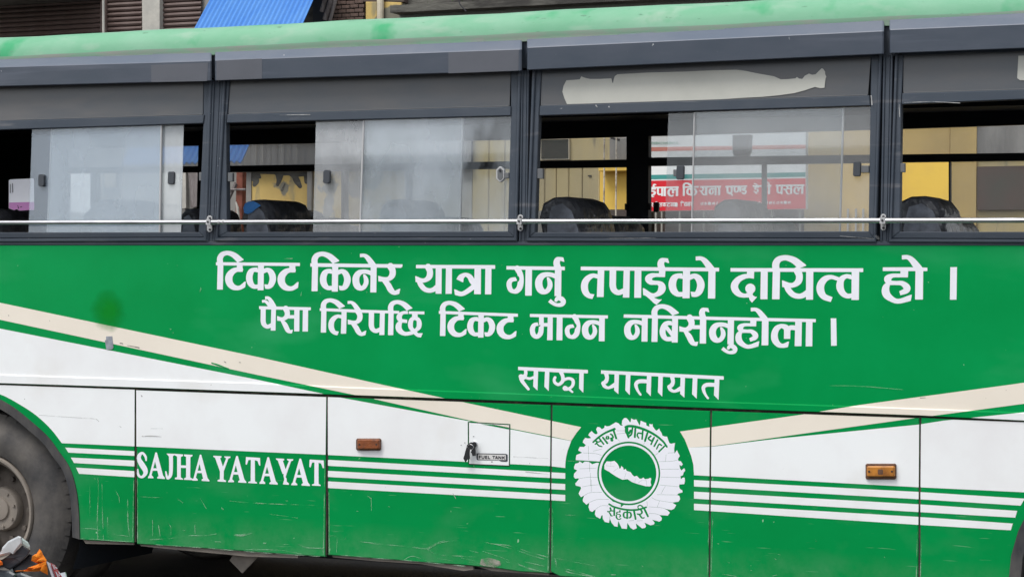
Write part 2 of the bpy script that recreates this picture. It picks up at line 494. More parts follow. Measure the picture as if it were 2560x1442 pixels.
M['glassB'] = dusty("frosty_dusty_glass", (0.66, 0.70, 0.73), 0.36, 0.6, 1.2, 1.7)
M['glassC'] = dusty("lightly_dusted_glass", (0.52, 0.62, 0.72), 0.20, 0.7, 1.3)
M['glassP1'] = dusty("sky_tinted_dusty_glass", (0.48, 0.58, 0.70), 0.18, 0.8, 1.2, 1.5)  # bluish cast puts sky reflection into the real dust film
M['glassQ1'] = dusty("thick_dust_glass", (0.72, 0.76, 0.78), 0.34, 0.6, 1.25, 1.9)
M['glassP2'] = dusty("milky_dust_glass", (0.68, 0.70, 0.72), 0.36, 0.45, 1.35, 2.4, settle=(1.1, 0.85))
M['glassQ2'] = dusty("reflection_mottled_dust_glass", (0.62, 0.68, 0.74), 0.15, 0.0, 1.9, 3.0)  # patchy dust here and on the milky pane also paints in mottled reflections
M['glassP3'] = dusty("thin_dust_glass", (0.55, 0.58, 0.60), 0.11, 0.3, 1.6, 1.4, settle=(0.5, 1.5))
M['glassQ3'] = dusty("thin_warm_dust_glass", (0.60, 0.60, 0.60), 0.12, 0.4, 1.6, 1.9, settle=(0.5, 1.6))
M['valtop'] = mat("skylit_slate_tone", (0.100, 0.122, 0.165), 0.45, 0.45, col2=(0.135, 0.150, 0.185), vscale=1.6, stretch=(1, 1, 2), bump=0.04, bscale=5)  # upward valance facets: sky light put into a lighter slate
M['gapstrip'] = mat("grimy_door_seal", (0.050, 0.045, 0.042), 0.8, 0.2, col2=(0.17, 0.12, 0.085), vscale=9, ramp=(0.45, 0.68), stretch=(1, 1, 0.7))
M['glassfarL'] = dusty("slate_film_glass", (0.46, 0.47, 0.48), 0.60, 0.9, 1.1, through=0.6)
M['glassfar'] = dusty("grey_film_glass", (0.45, 0.44, 0.42), 0.34, 0.8, 1.2, through=0.6)
M['sash'] = mat("aluminium_sash_edge", (0.42, 0.42, 0.42), 0.4, 0.5, metal=0.3)
M['handle'] = mat("charcoal_plastic", (0.040, 0.046, 0.055), 0.45, 0.4)
M['clip'] = mat("grey_plastic", (0.11, 0.115, 0.12), 0.5, 0.4)
M['residue'] = mat("sticker_residue", (0.52, 0.52, 0.47), 0.6, 0.3, col2=(0.40, 0.40, 0.36), vscale=2.5, ramp=(0.3, 0.8))
M['tape'] = mat("silver_tape", (0.30, 0.32, 0.36), 0.4, 0.5, var=0.3, vscale=40)
M['print'] = mat("black_print", (0.03, 0.03, 0.035), 0.6, 0.3)
M['plate'] = mat("light_label", (0.62, 0.61, 0.59), 0.4, 0.4)
M['spray'] = None
# ------------------------------------------------------------------ the ground
def zx(u, v, pl=SIDE): p = pl.px(u, v); return p.x, p.z
def Zat(v, u=1280, pl=SIDE): return pl.px(u, v).z
def Xat(u, v=1000, pl=SIDE): return pl.px(u, v).x
BX0, BX1 = Xat(-160) - 2.2, Xat(3200) + 1.2      # length of body that is built
BW = 2.50
g = MB(); g.poly([(-80, -40, 0), (80, -40, 0), (80, 120, 0), (-80, 120, 0)])
M['asphalt'] = mat("asphalt", (0.045, 0.045, 0.048), 0.85, 0.3, col2=(0.075, 0.072, 0.068), vscale=1.2, bump=0.5, bscale=60)
road = g.build("road", M['asphalt']); tag(road, kind="structure", label="grey asphalt road under and around the bus")
g = MB(); g.box((-60, 4.4, 0.0), (60, 60, 0.13))
M['paving'] = mat("concrete_paving", (0.22, 0.21, 0.20), 0.9, 0.2, col2=(0.14, 0.135, 0.13), vscale=2)
pav = g.build("pavement", M['paving']); tag(pav, kind="structure", label="concrete pavement with a kerb behind the bus")

# ------------------------------------------------------------------ the bus
bus = thing("bus", "green and white bus with white Devanagari slogans and dusty sliding windows", "bus", ((BX0 + BX1) / 2, BW / 2, 0))
B = bus

# --- side panel between belt and locker groove (traced groove line)
GROOVE = [(-900, 927), (0, 959.5), (336, 970), (816, 987), (1376, 1007), (1710, 1019), (2298, 1040), (2560, 1053), (3400, 1090)]
CREASE = [(-900, 903), (0, 935), (640, 956), (850, 966), (1280, 982), (1710, 1000), (2130, 1014), (2560, 1030), (3400, 1062)]
m = MB()
belt = [(-900, 612.5), (3400, 616)]
top3 = [SIDE.px(u, 613.5) for u, v in CREASE]
cr3 = [SIDE.px(u, v) for u, v in CREASE]
cr3b = [SIDE.px(u, v + 3, 0.007) for u, v in CREASE]
gr3 = [SIDE.px(u, v - 1.5, 0.007) for u, v in GROOVE]
gr3b = [SIDE.px(u, v + 0.5, 0.0) for u, v in GROOVE]
gr3c = [p + Vector((0, 0.03, 0)) for p in gr3b]
def strip(m, a, b):
    for k in range(len(a) - 1): m.poly([a[k], a[k + 1], b[k + 1], b[k]])
# GROOVE and CREASE have different sampling: resample groove at crease u
gu = [c[0] for c in GROOVE]; gv = [c[1] for c in GROOVE]
def gy(u): return float(np.interp(u, gu, gv))
US = sorted(set([c[0] for c in CREASE] + gu))
cu = [c[0] for c in CREASE]; cv = [c[1] for c in CREASE]
def cy(u): return float(np.interp(u, cu, cv))
T0 = [SIDE.px(u, 613.5) for u in US]
T0b = [p + Vector((0, 0.03, 0)) for p in T0]
C0 = [SIDE.px(u, cy(u)) for u in US]
C1 = [SIDE.px(u, cy(u) + 3, 0.007) for u in US]
G1 = [SIDE.px(u, gy(u) - 2.5, 0.007) for u in US]
G2 = [SIDE.px(u, gy(u) - 1.5, 0.003) for u in US]
G3 = [SIDE.px(u, gy(u) - 1.0, -0.03) for u in US]
for a, b in ((T0b, T0), (T0, C0), (C0, C1), (C1, G1), (G1, G2), (G2, G3)): strip(m, a, b)
side = m.build("side_panel", M['green'], B)

# --- dark seal behind grooves, carcass of the lower body
m = MB()
zb = 0.5
m.box((BX0, 0.028, zb), (Xat(-53) - 0.66, 0.05, BELT_Z))
m.box((Xat(205), 0.028, 0.50), (Xat(2900) - 0.66, 0.05, BELT_Z))
m.box((Xat(-53) - 0.68, 0.028, 1.17), (Xat(205) + 0.02, 0.05, BELT_Z))
m.box((Xat(2900) - 0.68, 0.028, 1.2), (BX1, 0.05, BELT_Z))
seal = m.build("seal", M['gap'], B)
for (ua, va, ub, vb) in ((338.5, 974, 335, 1354), (817.5, 990, 813, 1386), (1378.5, 1010, 1374.8, 1430), (1777.3, 1024, 1772.5, 1470), (2300.3, 1042, 2296.5, 1495)):
    m = MB(); m.prism([SIDE.px(ua - 4, va, -0.007), SIDE.px(ua + 4, va, -0.007), SIDE.px(ub + 4, vb, -0.007), SIDE.px(ub - 4, vb, -0.007)], (0, 0.02, 0)); m.build("door_seal", M['gapstrip'], B)
m = MB(); pts_t = [SIDE.px(u, v - 3, -0.012) for u, v in [(-900, 927), (0, 959.5), (336, 970), (816, 987), (1376, 1007), (1710, 1019), (2298, 1040), (2560, 1053), (3400, 1090)]]; pts_b = [SIDE.px(u, v + 6, -0.012) for u, v in [(-900, 927), (0, 959.5), (336, 970), (816, 987), (1376, 1007), (1710, 1019), (2298, 1040), (2560, 1053), (3400, 1090)]]
for k in range(8): m.poly([pts_t[k], pts_t[k + 1], pts_b[k + 1], pts_b[k]])
m.build("groove_seal", M['gap'], B)

# --- wheel arches
WC = SIDE.px(-53, 1276); WCX, WCZ = WC.x, 0.52
arch_out = [(-60, 974), (0, 984), (50, 1015), (92, 1039), (128, 1071), (154.5, 1106)]   # outer edge of the green arch border
arch_in = [(0, 997), (34, 1017), (67, 1043), (118, 1088), (148, 1128), (175, 1168), (191.5, 1222), (198, 1279), (200.5, 1347)]
# door panels: picture corners (top-left, top-right, bottom...), each its own sheet with a rounded edge
def xz_arc(cx, cz, r, a0, a1, n):
    return [Vector((cx + r * math.cos(math.radians(a0 + (a1 - a0) * k / n)), 0, cz + r * math.sin(math.radians(a0 + (a1 - a0) * k / n)))) for k in range(n + 1)]
_aq = []
_E = [(2 * arch_in[0][0] - arch_in[1][0], 2 * arch_in[0][1] - arch_in[1][1])] + arch_in + [(2 * arch_in[-1][0] - arch_in[-2][0], 2 * arch_in[-1][1] - arch_in[-2][1])]
for _k in range(1, len(_E) - 2):
    for _t in (0, .25, .5, .75):
        _a, _b, _c, _d = [np.array(q, float) for q in _E[_k - 1:_k + 3]]
        _aq.append(tuple(0.5 * ((2 * _b) + (_c - _a) * _t + (2 * _a - 5 * _b + 4 * _c - _d) * _t ** 2 + (3 * _b - _a - 3 * _c + _d) * _t ** 3)))
_aq.append(arch_in[-1])
ai = [SIDE.px(u, v) for u, v in _aq]
RA = WCX + 0.0
# mirror the traced arch for its left half
aiL = [Vector((2 * WCX - p.x, 0, p.z)) for p in reversed(ai)]
topz = max(p.z for p in ai)
crown = [Vector((WCX + (ai[0].x - WCX) * t, 0, ai[0].z + (1 - t * t) * 0.035)) for t in (0.66, 0.33, 0, -0.33, -0.66)]
door_defs = {
  'D0': None,
  'D1': [(340.5, 975), (815.5, 992), (811, 1388), (812, 1391), (700, 1383.5), (560, 1373), (450, 1366), (342, 1359)],
  'D2': [(819.5, 992), (1376.5, 1012), (1373, 1432), (1300, 1428), (1240, 1419), (1160, 1412), (1050, 1404), (950, 1396), (820.5, 1386.5)],
  'D3': [(1380.5, 1012), (1775, 1026.5), (1771, 1470), (1560, 1455), (1470, 1444), (1400, 1440), (1376.5, 1428)],
  'D4': [(1779.5, 1026.5), (2298, 1045), (2294.5, 1500), (1774.5, 1468)],
}
def dprism(pts3, name, parent):
    m = MB()
    m.prism(pts3, (0, 0.022, 0), bevel=0.004)
    return m.build(name, M['green_low'], parent)
panel = {}
# D0 : strip with the rear wheel arch cut out
d0_right = [SIDE.px(336.5, 974.5), SIDE.px(334.5, 1355), SIDE.px(201, 1347)]
lx = 2 * WCX - SIDE.px(201, 1347).x
pts = [Vector((lx - 0.75, 0, SIDE.px(0, 964).z + 0.0))] + [SIDE.px(u, gy(u) + 3) for u in (0, 150)] + d0_right + list(reversed(ai)) + list(reversed(crown))[::-1][:0]
pts0 = [Vector((lx - 0.75, 0, d0_right[0].z)), SIDE.px(0, gy(0) + 3), d0_right[0], d0_right[1], d0_right[2]] + list(reversed(ai[:-1])) + crown + aiL[:] + [Vector((lx - 0.75, 0, ai[-1].z))]
m = MB()
# triangulated flat sheet with depth: build front as vertical slices so the concave cut stays clean
def sheet_concave(mb, top, bot, depth=0.022):
    """top/bot: functions x->z sampled at xs ; slices"""
    for k in range(len(top) - 1):
        a, b, c, d = top[k], top[k + 1], bot[k + 1], bot[k]
        mb.poly([a, b, c, d])
        D = Vector((0, depth, 0))
        mb.poly([d, c, c + D, d + D]); mb.poly([a, b, b + D, a + D])
archline = aiL + crown[::-1] + ai            # left to right
archline = sorted(archline, key=lambda p: p.x)
# left foot and right foot strips
topz_at = lambda x: float(np.interp(x, [SIDE.px(u, gy(u) + 3.5).x for u in US], [SIDE.px(u, gy(u) + 3.5).z for u in US]))
lowR = [Vector((ai[-1].x, 0, SIDE.px(201, 1347).z)), Vector((SIDE.px(334.5, 1355).x, 0, SIDE.px(334.5, 1355).z))]
lowL = [Vector((lx - 0.75, 0, lowR[0].z)), Vector((aiL[0].x, 0, lowR[0].z))]
bots = lowL + archline + lowR
tops = [Vector((p.x, 0, topz_at(p.x))) for p in bots]
sheet_concave(m, tops, bots)
for e in (0, -1):
    m.poly([tops[e], bots[e], bots[e] + Vector((0, .022, 0)), tops[e] + Vector((0, .022, 0))])
panel['D0'] = m.build("wheel_arch_panel", M['green_low'], B)
for k in ('D1', 'D2', 'D3', 'D4'):
    panel[k] = dprism([SIDE.px(u, v) for u, v in door_defs[k]], "locker_door", B)
# D5 with the front arch
FCX = Xat(2911, 1440); FR = 0.63
xl5 = Xat(2302.5, 1200); xs = [xl5] + [FCX - FR + 0.0001]
arc = [Vector((FCX + FR * math.cos(math.radians(a)), 0, 0.52 + FR * math.sin(math.radians(a)))) for a in range(180, -1, -10)]
z5 = SIDE.px(2300, 1495).z
bots = [Vector((xl5, 0, z5)), Vector((FCX - FR - 0.0005, 0, z5))] + arc + [Vector((FCX + FR + 0.0005, 0, z5)), Vector((BX1, 0, z5))]
tops = [Vector((p.x, 0, topz_at(p.x))) for p in bots]
m = MB(); sheet_concave(m, tops, bots)
m.poly([tops[0], bots[0], bots[0] + Vector((0, .022, 0)), tops[0] + Vector((0, .022, 0))])
panel['D5'] = m.build("wheel_arch_panel", M['green_low'], B)
# rear-most lower panel, beyond the frame
m = MB(); m.box((BX0, 0, 0.40), (lx - 0.757, 0.022, topz_at(lx - 1) - 0.0)); m.build("locker_door", M['green_low'], B)

# --- livery: white, cream and stripes, cut to each panel
def arch_white(): return arch_out
def smooth2(pts, n=4):
    E = [(2 * pts[0][0] - pts[1][0], 2 * pts[0][1] - pts[1][1])] + list(pts) + [(2 * pts[-1][0] - pts[-2][0], 2 * pts[-1][1] - pts[-2][1])]
    out = []
    for k in range(1, len(E) - 2):
        for j in range(n):
            t = j / n; a, b, c, d = [np.array(q, float) for q in E[k - 1:k + 3]]
            out.append(tuple(0.5 * ((2 * b) + (c - a) * t + (2 * a - 5 * b + 4 * c - d) * t ** 2 + (3 * b - a - 3 * c + d) * t ** 3)))
    return out + [pts[-1]]
WHITE_L = [(-700, 690), (0, 821), (640, 948), (790, 980), (850, 993), (1018, 1024), (1169, 1051.5), (1374, 1091.5), (1428, 1101.5), (1424, 1113), (1419, 1126), (1415.5, 1141), (1413.5, 1155), (1413, 1169),
           (1372, 1164), (850, 1138), (819, 1136.5), (813, 1136), (336, 1115)] + list(reversed(smooth2([(-60, 972), (0, 985), (50, 1011), (92, 1039), (128, 1073), (154.5, 1107)]))) + [(-700, 950)]
CREAM_L = [(-700, 611), (0, 756.5), (640, 891), (951, 960), (1102, 993), (1453, 1067), (1440, 1083), (1428, 1101), (1374, 1089.5), (1172, 1050), (917, 993), (640, 936), (0, 799), (-700, 652)]
CREAM_R = [(1700, 1078), (1999, 1036.6), (2147, 1012), (2533, 960), (2560, 956), (3300, 855), (3300, 890), (2560, 1008.7), (2268, 1047.3), (1782, 1114.6), (1720, 1118), (1712, 1098)]
WHITE_R = [(1720, 1118), (1782, 1115.5), (1942, 1096), (2295, 1060.8), (2358, 1051), (2560, 1030), (3300, 950), (3300, 1285), (2560, 1229.7), (2294.5, 1217), (1735, 1187), (1733.6, 1161.5), (1728, 1139)]
STR = [
  [(163, 1118), (336, 1127), (336, 1138.7), (171, 1130.6)], [(177, 1143), (336, 1150.5), (336, 1165), (185, 1156.5)], [(190, 1168), (336, 1176.8), (336, 1192), (197.5, 1183.4)],
  [(819, 1148.5), (1413, 1181.7), (1413, 1196), (819, 1163.5)], [(819, 1176), (1413, 1209), (1413, 1223.7), (819, 1191.3)], [(819, 1202.3), (1413, 1236), (1413, 1251.6), (819, 1219)],
  [(1735, 1199), (2296, 1228.7), (2562, 1245.5), (2551.5, 1263), (2296, 1247), (1735, 1215)], [(1735, 1228), (2296, 1259.6), (2543, 1276), (2538, 1293), (2296, 1279), (1735, 1245.5)],
  [(1735, 1258), (2296, 1291), (2532, 1307.7), (2527, 1324.5), (2296, 1311), (1735, 1274)]]
FUEL = [(1170.5, 1054.5), (1275, 1060.5), (1274, 1165), (1171, 1160.5)]
def inset(q, d):
    c = (sum(p[0] for p in q) / len(q), sum(p[1] for p in q) / len(q))
    return [(p[0] + (d if p[0] < c[0] else -d), p[1] + (d if p[1] < c[1] else -d)) for p in q]
regions = {
  'upper': (side, None),
  'D0': (panel['D0'], [(-700, 938), (0, 962), (336.6, 973), (335.2, 1355), (-700, 1355)]),
  'D1': (panel['D1'], [(340.5, 975), (815.5, 992), (811.3, 1388), (342, 1359)]),
  'D2': (panel['D2'], [(819.5, 992), (1376.5, 1012), (1373, 1432), (820.5, 1386.5)]),
  'D3': (panel['D3'], [(1380.5, 1012), (1775, 1026.5), (1771, 1450), (1376.6, 1426)]),
  'D4': (panel['D4'], [(1779.5, 1026.5), (2298, 1045), (2294.5, 1490), (1774.5, 1460)]),
  'D5': (panel['D5'], [(2302.5, 1045.5), (3300, 1082), (3300, 1500), (2299.5, 1500)]),
}
def inkregion(polys, clip, pl, off, name, material, parent, cut=()):
    box = [1e9, 1e9, -1e9, -1e9]; keep = []
    for q in polys:
        if clip: q = clip_poly(q, clip)
        if len(q) < 3: continue
        keep.append(q)
        for (x, y) in q: box = [min(box[0], x), min(box[1], y), max(box[2], x), max(box[3], y)]
    if not keep: return None
    ink = Ink(box, 2.0)
    for q in keep: ink.poly(q)
    for q in cut: ink.poly(q, sub=True)
    return ink.mesh(pl, off, name, material, parent)
def flatpoly(q, clip, off, name, material, parent):
    if clip: q = clip_poly(q, clip)
    if len(q) < 3: return
    m = MB(); m.poly([SIDE.px(u, v, off) for u, v in q]); return m.build(name, material, parent)
# upper panel: above the crease on the flat face, below it on the ledge
for poly, mt, nm in ((WHITE_L, 'white', 'white_band'), (CREAM_L, 'cream', 'cream_band'), (CREAM_R, 'cream', 'cream_band'), (WHITE_R, 'white', 'white_band')):
    for k in range(len(US) - 1):
        u0, u1 = US[k], US[k + 1]
        if u1 < -700 or u0 > 3300: continue
        flatpoly(poly, [(u0, 500), (u1, 500), (u1, cy(u1) - 0.3), (u0, cy(u0) - 0.3)], 0.0008, nm, M[mt], side)
        # chamfer
        q = clip_poly(poly, [(u0, cy(u0) - 0.3), (u1, cy(u1) - 0.3), (u1, cy(u1) + 3), (u0, cy(u0) + 3)])
        if len(q) >= 3:
            m = MB(); m.poly([SIDE.px(u, v, 0.0008 + 0.007 * min(1, max(0, (v - cy(u)) / 3.0))) for u, v in q]); m.build(nm, M[mt], side)
        flatpoly(poly, [(u0, cy(u0) + 3), (u1, cy(u1) + 3), (u1, gy(u1) - 2.6), (u0, gy(u0) - 2.6)], 0.0078, nm, M[mt], side)
for key, (ob, clip) in regions.items():
    if clip is None: continue
    for poly, mt, nm in [(WHITE_L, 'white', 'white_band'), (CREAM_L, 'cream', 'cream_band'), (CREAM_R, 'cream', 'cream_band'), (WHITE_R, 'white', 'white_band')] + [(s, 'white', 'white_stripe') for s in STR]:
        if key == 'D2':
            q = clip_poly(poly, clip)
            if len(q) >= 3:
                bx = [min(p[0] for p in q), min(p[1] for p in q), max(p[0] for p in q), max(p[1] for p in q)]
                if bx[2] > 1165 and bx[1] < 1170:
                    i_ = Ink(bx, 1.0); i_.poly(q); i_.poly(inset(FUEL, -1.2), sub=True)
                    i_.mesh(SIDE, 0.0008, nm, M[mt], ob); continue
        flatpoly(poly, clip, 0.0008, nm, M[mt], ob)

# --- grey rubber lip of the arches and the dark wheel housings
def arch_lip(line, c, width, y, name, mt):
    m = MB(); rings = []
    for p in line:
        d = Vector((c[0] - p.x, 0, c[1] - p.z)).normalized()
        q = p + d * width
        rings.append([(p.x, -0.006, p.z), (q.x, -0.002, q.z), (q.x, 0.06, q.z), (p.x, 0.03, p.z)])
    m.loft(rings)
    return m.build(name, M[mt], B)
full = [Vector((archline[0].x, 0, SIDE.px(201, 1343).z))] + archline
arch_lip(archline, (WCX, WCZ), 0.048, 0, "arch_lip", 'lip')
arch_lip(arc, (FCX, 0.52), 0.048, 0, "arch_lip", 'lip')
def housing(cx, r):
    m = MB(); rings = []
    for a in range(-25, 206, 11):
        q = math.radians(a)
        rings.append([(cx + r * math.cos(q), 0.03, 0.52 + r * math.sin(q)), (cx + r * math.cos(q), 0.75, 0.52 + r * math.sin(q))])
    m.loft(rings, closed=False, caps=False)
    m.poly([(cx + r * math.cos(math.radians(a)), 0.75, 0.52 + r * math.sin(math.radians(a))) for a in range(-25, 206, 11)])
    m.build("wheel_housing", M['dark'], B)
housing(WCX, 0.64); housing(FCX, 0.66)

# --- wheels
def wheel(cx, y0, dish):
    w = bpy.data.objects.new("wheel", None); w.location = (cx, y0, 0.52); link(w, B)
    w["_w"] = (cx, y0, 0.52)
    m = MB()
    m.lathe([(0.300, 0.03), (0.308, 0.012), (0.335, -0.002), (0.375, -0.014), (0.41, -0.014), (0.440, -0.004), (0.446, 0.0), (0.452, 0.001), (0.475, 0.014), (0.490, 0.024), (0.500, 0.032), (0.513, 0.044), (0.519, 0.07), (0.519, 0.22), (0.50, 0.26), (0.32, 0.27)], (cx, y0, 0.52), 72)
    for k in range(44):          # shoulder lugs
        a = 2 * math.pi * k / 44
        pts = []
        for (r, da, y) in ((0.499, -0.062, 0.0305), (0.499, 0.062, 0.0305), (0.5205, 0.060, 0.046), (0.5205, -0.060, 0.046)):
            pts.append(Vector((cx + r * math.cos(a + da), y0 + y, 0.52 + r * math.sin(a + da))))
        m.prism(pts, (0, 0.07, 0))
    t = m.build("tyre", M['tyre'], None, auto=35); t.parent = w; t.matrix_parent_inverse = Matrix.Translation(-Vector((cx, y0, 0.52)))
    m = MB()
    m.lathe([(0.298, 0.03), (0.300, 0.005), (0.296, -0.001), (0.285, 0.0), (0.276, 0.012), (0.262, 0.03), (0.255, 0.06)], (cx, y0, 0.52), 72)
    r_ = m.build("rim", M['rim'], None, auto=40); r_.parent = w; r_.matrix_parent_inverse = Matrix.Translation(-Vector((cx, y0, 0.52)))
    m = MB()
    m.lathe([(0.258, 0.05), (0.250, 0.10), (0.235, dish + 0.03), (0.20, dish + 0.012), (0.175, dish), (0.16, dish), (0.10, dish), (0.02, dish)], (cx, y0, 0.52), 60)
    for k in range(8):           # hand holes read as dark pockets with a raised lip
        a = 2 * math.pi * (k + 0.5) / 8
        c = (cx + 0.205 * math.cos(a), y0 + dish + 0.008, 0.52 + 0.205 * math.sin(a))
        m.lathe([(0.028, 0.012), (0.030, -0.004), (0.025, -0.005), (0.020, 0.02)], c, 14)
    for k in range(10):
        a = 2 * math.pi * k / 10
        m.disc((cx + 0.1675 * math.cos(a), y0 + dish - 0.022, 0.52 + 0.1675 * math.sin(a)), 0.016, (0, 0.03, 0), 6)
    d_ = m.build("wheel_dish", M['rimdark'], None, auto=40); d_.parent = w; d_.matrix_parent_inverse = Matrix.Translation(-Vector((cx, y0, 0.52)))
    m = MB()
    m.lathe([(0.118, dish + 0.01), (0.118, dish - 0.035), (0.110, dish - 0.045), (0.096, dish - 0.047), (0.062, dish - 0.047), (0.058, dish - 0.058), (0.05, dish - 0.060), (0.001, dish - 0.060)], (cx, y0, 0.52), 40)
    for k in range(8):
        a = 2 * math.pi * (k + 0.3) / 8
        m.disc((cx + 0.094 * math.cos(a), y0 + dish - 0.056, 0.52 + 0.094 * math.sin(a)), 0.0075, (0, 0.015, 0), 6)
    h_ = m.build("hub", M['rim'], None, auto=40); h_.parent = w; h_.matrix_parent_inverse = Matrix.Translation(-Vector((cx, y0, 0.52)))
wheel(WCX, 0.055, 0.17)
wheel(FCX + 0.03, 0.075, 0.05)
# rear axle twin and far-side wheels seen only as dark shapes underneath
for cx, cy_ in ((WCX, BW - 0.34), (FCX, BW - 0.34), (WCX, 0.38)):
    m = MB(); m.lathe([(0.3, 0), (0.50, 0.0), (0.52, 0.03), (0.52, 0.24), (0.5, 0.27), (0.3, 0.27)], (cx, cy_, 0.52), 36)
    m.build("tyre", M['tyre'], B, auto=40)
m = MB()
m.box((BX0 + 0.1, 0.75, 0.55), (BX1 - 0.1, 0.88, 0.95)); m.box((BX0 + 0.1, 1.62, 0.55), (BX1 - 0.1, 1.75, 0.95))
m.box((WCX - 0.15, 0.5, 0.40), (WCX + 0.15, 2.0, 0.66)); m.box((FCX - 0.1, 0.5, 0.36), (FCX + 0.1, 2.0, 0.56))
m.box((WCX + 0.8, 0.25, 0.40), (WCX + 2.1, 0.70, 0.95)); m.box((WCX + 2.4, 0.2, 0.42), (WCX + 3.3, 0.7, 0.98)); m.box((WCX + 3.7, 0.9, 0.38), (WCX + 4.6, 1.6, 0.98))
m.box((WCX + 0.75, BW - 0.5, 0.22), (FCX - 0.75, BW - 0.02, 1.2))
m.box((WCX + 0.95, 1.0, 0.25), (WCX + 2.9, 1.5, 0.9))
m.build("chassis", M['dark'], B)
# muddy return edge hanging below the doors
def lip(pts, name, d=0.02):
    m = MB(); m.prism([SIDE.px(u, v, -0.016) for u, v in pts], (0, 0.012, 0)); m.build(name, M['mud'], B)
lip([(208, 1349), (334, 1356), (334, 1361), (214, 1358)], "skirt_edge")
lip([(350, 1360), (470, 1367), (640, 1378), (745, 1386), (745, 1394), (620, 1390), (430, 1372), (352, 1364)], "skirt_edge")
lip([(830, 1386), (1000, 1398), (1180, 1410), (1184, 1423), (1160, 1426), (1050, 1409), (940, 1402), (832, 1392)], "skirt_edge")
lip([(1190, 1414), (1372, 1432), (1372, 1437), (1230, 1426)], "skirt_edge")
m = MB(); q = [(584.5, 1383), (648, 1386), (628, 1408), (605, 1432), (592, 1418), (574, 1400)]
m.prism([SIDE.px(u, v, -0.06 - 0.0006 * (v - 1380)) for u, v in q], (0.002, 0.006, 0)); mf = m.build("mud_flap", M['mud'], B)
mf["label"] = "torn brown flap hanging below the locker doors"

# --- window band: post, frames, panes
POST = [((529.5, 202), (557, 200), (536.5, 604), (516.5, 604)), ((1303, 177), (1322, 176), (1317, 604), (1297, 604)), ((2208, 134), (2232, 132), (2222, 604), (2200, 604))]
def tilt_prism(pts, off, depth, name, mt, parent, bevel=0.003):
    m = MB(); m.prism([TILT.px(u, v, off) for u, v in pts], (0, depth, 0), bevel); return m.build(name, M[mt], parent)
# strip under the frames
m = MB(); m.prism([TILT.px(-900, 604.5, 0.004), TILT.px(3400, 602, 0.004), TILT.px(3400, 614.5, 0.004), TILT.px(-900, 612.5, 0.004)], (0, 0.05, 0), 0.003)
m.build("belt_moulding", M['graphite'], B)
# backing rails that fill the wall behind the window frames
TOPZ = Zat(52, 1280)
def wall_z(z): return TILT.k * (z - BELT_Z)
WIN = [
  # outer(TL,TR,BR,BL), open(TL,TR,BR,BL), upper panel(TL,TR,BR,BL)
  dict(o=[(-168, 222), (530, 198), (516.5, 603), (-190, 606)], h=[(-150, 330), (508, 309), (496, 580.5), (-165, 581)], t=[(-140, 222), (508, 196), (507, 286), (-142, 305)]),
  dict(o=[(557, 197), (1303, 170), (1292, 603), (537.5, 603)], h=[(565, 308), (1277, 290), (1269, 578), (567, 580.5)], t=[(575, 196), (1277, 170), (1274, 265), (571, 284.5)]),
  dict(o=[(1331, 168), (2205, 128), (2190, 606), (1316, 603.5)], h=[(1347, 290), (2176, 265), (2171, 578), (1337, 581)], t=[(1354, 167), (2178, 130), (2170, 237.5), (1352, 263.5)]),
  dict(o=[(2238, 126), (3190, 84), (3165, 610), (2222, 606)], h=[(2253, 262), (3150, 224), (3140, 580), (2249.5, 579.5)], t=[(2259, 125), (3160, 90), (3150, 205), (2258, 232)]),
]
def ring(o, h, off0, off1, depth, name, mt, parent, bev=0.004):
    """frame: outer and inner quads in the picture, outer edge at off0, inner edge at off1"""
    P = [TILT.px(u, v, off0) for u, v in o]; Q = [TILT.px(u, v, off1) for u, v in h]
    c = sum(Q, Vector()) / 4
    m = MB(); n = 4
    def tow(p, q, d): return p + (q - p).normalized() * d
    Pi = [tow(P[k], Q[k], bev * 1.4) for k in range(4)]; Qi = [tow(Q[k], P[k], bev * 1.4) for k in range(4)]
    back = Vector((0, depth, 0)); fw = Vector((0, -bev, 0))
    loops = [[p + back for p in P], P, [p + fw for p in Pi], [q + fw for q in Qi], Q, [q + back for q in Q]]
    m.loft(loops, caps=False)
    return m.build(name, M[mt], parent)
windows = []
